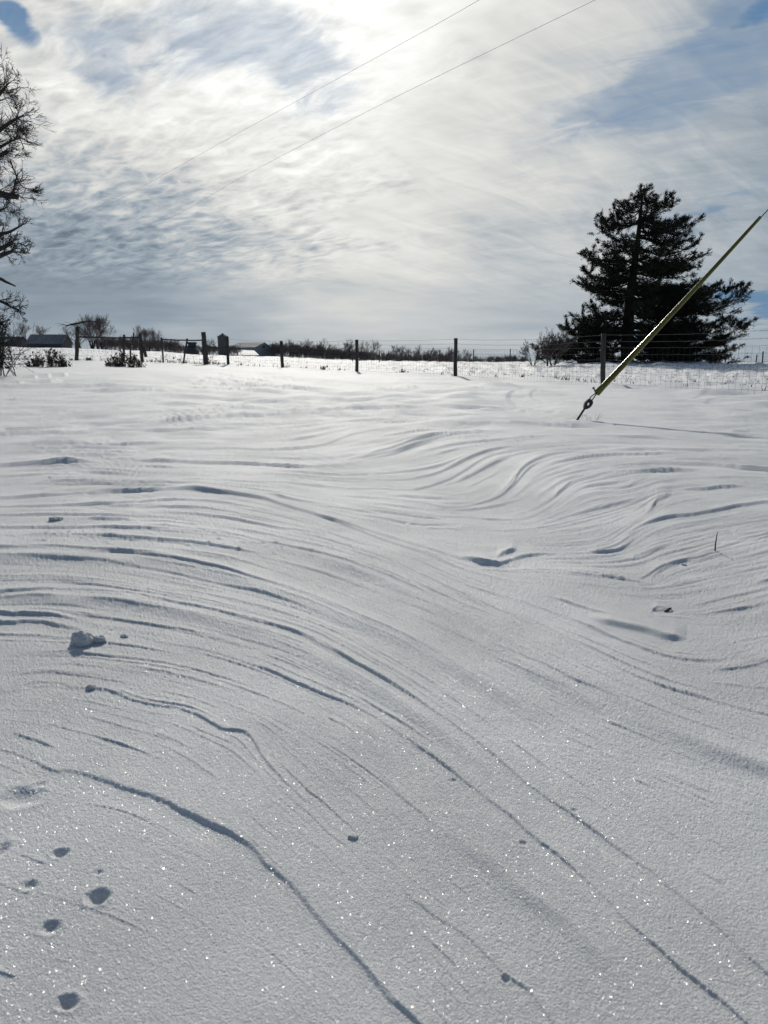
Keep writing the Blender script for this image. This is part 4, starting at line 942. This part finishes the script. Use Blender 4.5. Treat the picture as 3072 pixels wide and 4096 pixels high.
def panel(f0, f1, z0, z1, name, m_):
    p0 = b + G1 * f0 + gn * .04; p1 = b + G1 * f1 + gn * .04; mb = MB(); mb.poly(VV(p0, z0), VV(p1, z0), VV(p1, z1), VV(p0, z1))
    p2 = p1 - gn * .2; p3 = p0 - gn * .2; mb.poly(VV(p1, z0), VV(p2, z0), VV(p2, z1), VV(p1, z1)); mb.poly(VV(p0, z1), VV(p1, z1), VV(p2, z1), VV(p3, z1)); mb.build(name, m_, rt)
panel(.34, .46, B(0, 342, 256).z, B(0, 317, 256).z, 'window', 'dark'); panel(.82, .90, B(0, 418, 262).z, B(0, 380, 262).z, 'door', 'dark')
# low snow roofed shed in front
l0, l1 = B(590, 422, 205), B(1235, 428, 198); rs = thing('snow_roofed_shed', l0.lerp(l1, .5), 'long low shed whose roof is buried in bright snow, in front of the white barn', 'shed'); o = rs.location.copy()
D_ = 16.0; ze_ = B(0, 414, 202).z
A0_, A1_ = Vector((l0.x, l0.y, 0)), Vector((l1.x, l1.y, 0)); q0 = B(575, 345, l0.y + D_); q1 = B(1182, 366, l1.y + D_); T0 = Vector((q0.x, q0.y, 0)); T1 = Vector((q1.x, q1.y, 0)); zt, zt2 = q0.z, q1.z
mb = MB(); quad_prism(mb, VV(A0_, ze_), VV(A1_, ze_), VV(T1, zt2), VV(T0, zt), .22); mb.build('roof', 'snow', rs)
mb = MB(); mb.poly(VV(A0_ + Vector((.2, .3, 0)), ze_ - 1.6), VV(A1_ + Vector((-.2, .3, 0)), ze_ - 1.6), VV(A1_ + Vector((-.2, .3, 0)), ze_ - .2), VV(A0_ + Vector((.2, .3, 0)), ze_ - .2))
mb.poly(VV(A1_ + Vector((-.2, .3, 0)), ze_ - 1.6), VV(T1, ze_ - 1.6), VV(T1, zt2 - .2), VV(A1_ + Vector((-.2, .3, 0)), ze_ - .2)); mb.poly(VV(T0, ze_ - 1.6), VV(T1, ze_ - 1.6), VV(T1, zt2 - .2), VV(T0, zt - .2)); mb.build('wall', 'barn_wall', rs)
# small dark barn with a box cupola
O = B(545, 395, 190); b3 = gable('small_barn', 'small dark barn with a square cupola, left of the thick corral post', O, 3.0, 3.4, 1.0, 1.75, R(8), 'barn_wall', 'barn_wall')
mb = MB(); mb.box(-.95, .95, -.6, .6, 1.7, 2.2); mb.build('cupola', 'barn_wall', b3); mb = MB(); mb.box(-1.1, 1.1, -.75, .75, 2.2, 2.75); mb.build('cupola_roof', 'dark', b3)
mb = MB(); quad_prism(mb, (1.2, -2.1, .78), (1.95, -2.1, .78), (1.75, 0, 1.95), (1.45, 0, 1.95), .06); mb.build('roof_snow', 'snow', b3)
# grain bin
O = B(863, 345, 170); O.z = B(863, 385, 170).z; gbn = thing('grain_bin', O, 'round grey grain bin with a pointed cap, behind the corral end post', 'grain bin')
rb = 52 / 2.592 / F * 170; zt = B(0, 222, 170).z - O.z; zp2 = B(0, 188, 170).z - O.z; mb = MB()
zs = np.linspace(-1.0, zt, 22); mb.tube([(0, 0, z) for z in zs], [rb * (1 + .012 * (i % 2)) for i in range(22)], 28); mb.build('wall', 'bin', gbn)
mb = MB(); mb.tube([(0, 0, zt - .04), (0, 0, zt + .02), (0, 0, zp2 - .15), (0, 0, zp2)], [rb * 1.10, rb * 1.08, rb * .18, rb * .12], 28); mb.build('roof', 'bin', gbn)
mb = MB(); 
for s_ in (-.12, .12): mb.tube([(rb * .6 + s_, -rb * .85, -.8), (rb * .6 + s_, -rb * .85, zt)], .02, 5)
for z in np.arange(-.6, zt, .3): mb.tube([(rb * .6 - .12, -rb * .85, z), (rb * .6 + .12, -rb * .85, z)], .015, 4)
mb.build('ladder', 'steel', gbn)

# ------------------------------------------------------------------ weeds, grass and twigs
def weed(px, Y, wpx, hpx, n, label, seed, leaves=6):
    rng = np.random.default_rng(seed); b = gat(px, Y); root = thing('dead_weed', b, label, 'weed', 'dead weeds along the fence'); st = MB(); lf = MB(); W = wpx / F * Y; H = hpx / F * Y
    for _ in range(n):
        x = rng.uniform(-.5, .5) * W; env = (1 - (2 * x / W) ** 2 * .55); h = H * rng.uniform(.35, 1) * env; y = rng.normal(0, W * .18)
        z0 = gz(b.x + x, b.y + y) - b.z - .03; lean = Vector((rng.normal(.0, .22), rng.normal(0, .15), 1)).normalized()
        p0 = Vector((x, y, z0)); p1 = p0 + lean * h * .5; p2 = p0 + lean * h + Vector((rng.normal(0, .06), 0, -.03)); st.tube([p0, p1, p2], [.007, .005, .003], 3, False)
        if n <= 14: st.build('stem', 'weed', root); st = MB()
        for _ in range(leaves):
            f = rng.uniform(.1, 1); p = p0.lerp(p2, f) + Vector(rng.normal(0, .03, 3)); s_ = Vector(rng.normal(0, .024, 3)); t_ = Vector(rng.normal(0, .024, 3)); lf.poly(p - s_, p - t_, p + s_, p + t_)
    if st.v: st.build('stems', 'weed', root)
    lf.build('leaves', 'weed', root)
weed(197, 28.0, 155, 85, 120, 'clump of dead leafy weeds on the drift below the long grey barn', 1, 9)
weed(500, 29.5, 130, 80, 130, 'dense tangle of dead weeds in front of the crooked corral posts', 2, 7)
weed(360, 38, 24, 34, 14, 'small tuft of dead weeds beside the foot of the tall corral post', 3, 4)
weed(840, 38.5, 44, 52, 26, 'sparse dead weeds at the foot of the thick middle corral post', 4, 2)
weed(690, 38.5, 110, 44, 34, 'sparse dead weeds under the second corral rail', 5, 2)
weed(1295, 34, 16, 26, 12, 'little dark weed stub in the gap between the slim fence posts', 6, 4)
weed(1606, 29.3, 46, 24, 22, 'low tuft of dead weeds below the woven wire, left of the thick middle post', 7, 3)
weed(60, 37, 110, 36, 30, 'wispy dead weeds along the drift by the big bare tree', 8, 1)
weed(1148, 36.5, 24, 30, 8, 'few dry stalks at the foot of the slim post right of the white barn', 9, 1)
def dry_grass():
    rng = np.random.default_rng(77); V_ = []; F_ = []
    n = 0
    for _ in range(5200):
        px = rng.uniform(-250, 3350); fr_ = float(np.interp(px, [-300, 310, 1131, 1822, 2415, 3072, 3500], [39, 39, 37, 27, 20.5, 16.5, 14.5])); rim = float(np.interp(px, [-300, 820, 1428, 1822, 2415, 3500], [120, 110, 85, 72, 50, 49]))
        Y = fr_ + .4 + (rim - fr_) * rng.uniform() ** (1.1 if px > 1200 else .8); b = gat(px, Y)
        if rng.uniform() < (.10 if px < 900 else .02): Y = fr_ + rng.normal(0, .3); b = gat(px, Y); hh = .13
        else: hh = .035
        b.z = gsurf(b.x, b.y)
        for _ in range(3):
            q = b + Vector((rng.normal(0, .03), rng.normal(0, .03), -.02)); t_ = q + Vector((rng.normal(0, .05), rng.normal(0, .04), hh * rng.uniform(.5, 1.6))); s_ = Vector((.007, 0, 0)) * (1 + Y / 40)
            V_ += [tuple(q - s_), tuple(q + s_), tuple(t_)]; F_.append((n, n + 1, n + 2)); n += 3
    mb = MB(); mb.v = V_; mb.f = F_; o = mb.build('dry_grass', 'weed'); tag(o, 'dry grass tips poking through the snow of the field beyond the fence', 'grass', kind='stuff')
dry_grass()
# wisps at the anchor
mb = MB(); rng = np.random.default_rng(9); ab = gat(2322, 9.3); ab.z = gsurf(ab.x, ab.y)
for _ in range(16):
    x = rng.uniform(-.12, .22); h = rng.uniform(.03, .10); p = Vector((x, rng.normal(0, .04), -.01)); c = rng.choice([-1, 1]) * rng.uniform(.02, .09)
    mb.tube([p, p + Vector((c * .4, 0, h)), p + Vector((c, 0, h * rng.uniform(.2, 1.0)))], .0014, 3, False)
tag(mb.build('grass_tuft', 'grass', loc=None), 'few curled dry grass blades sticking out of the snow at the guy wire anchor', 'grass'); bpy.data.objects['grass_tuft'].location = ab
# lone stem
p = surf(1545, 1187); mb = MB(); Hs = 40 * K / F * math.hypot(p.x, p.y); mb.tube([(0, 0, -.02), (-.001, 0, Hs * .4), (.001, 0, Hs * .8), (.003, 0, Hs)], [.0035, .003, .002, .0008], 5)
o = mb.build('dry_twig', 'weed'); o.location = p; tag(o, 'lone upright dark twig standing out of the snow on the right', 'twig')
p = surf(1442, 1317); mb = MB(); mb.tube([(-.01, 0, -.005), (.005, 0, .006), (.012, -.002, .012)], [.004, .0045, .002], 6); mb.tube([(.005, 0, .006), (.016, .004, .004)], [.003, .001], 5)
o = mb.build('twig', 'weed', smooth=True); o.location = p; tag(o, 'tiny dark twig tip lying in a wind scoop below the lone upright twig', 'twig')

# ------------------------------------------------------------------ loose lumps of snow
def clump(px, py, wpx, hpx, label, seed):
    rng = np.random.default_rng(seed); p = surf(px, py); d = math.hypot(p.x, p.y); sl = math.hypot(d, CH); W = wpx * K * sl / F / 2; H = hpx * K * sl / F
    import bmesh
    bm = bmesh.new(); bmesh.ops.create_icosphere(bm, subdivisions=5, radius=1.0)
    cs = [(Vector(rng.normal(0, 1, 3)).normalized(), rng.uniform(.2, .55), rng.uniform(-.12, .32)) for _ in range(26)]
    for v in bm.verts:
        n = v.co.normalized(); s_ = 1.0
        for c, w, a in cs: s_ += a * math.exp(-((n - c).length / w) ** 2)
        s_ += .035 * math.sin(n.x * 23 + seed) * math.sin(n.y * 19) * math.sin(n.z * 21)
        s_ += .20 * mnoise.fractal(n * 2.2 + Vector((seed * 7.1, 0, 0)), 1.0, 2.0, 5) + .10 * mnoise.noise(n * 9 + Vector((seed, 3, 0)))
        v.co = n * s_
    for v in bm.verts: v.co = Vector((v.co.x * W, v.co.y * W * .8, (v.co.z * .55 + .15) * H))
    me = bpy.data.meshes.new('snow_clump'); bm.to_mesh(me); bm.free(); me.materials.append(M['snow']); me.polygons.foreach_set('use_smooth', [True] * len(me.polygons))
    o = bpy.data.objects.new('snow_clump', me); COL.objects.link(o); o.location = p; tag(o, label, 'snow clump', 'loose clumps of snow')
clump(180, 1390, 40, 30, 'big crumbly clump of snow on the drift at the left, largest of all', 1)
clump(212, 1386, 26, 14, 'smaller crumbled snow clump touching the right side of the biggest one', 2)
clump(122, 1128, 26, 9, 'flat clump of snow lying farther back on the left, above the trampled band', 3)
clump(196, 1487, 16, 9, 'small snow clump sitting on the wavy ridge at the left', 4)
clump(762, 1811, 20, 7, 'small bright snow clump at the lower end of the wavy ridge near the middle', 5)
clump(268, 1374, 14, 8, 'small snow crumb at the start of the ridge right of the biggest clump', 6)
clump(1478, 1216, 9, 4, 'tiny snow crumb on the right, below the lone upright twig', 7)
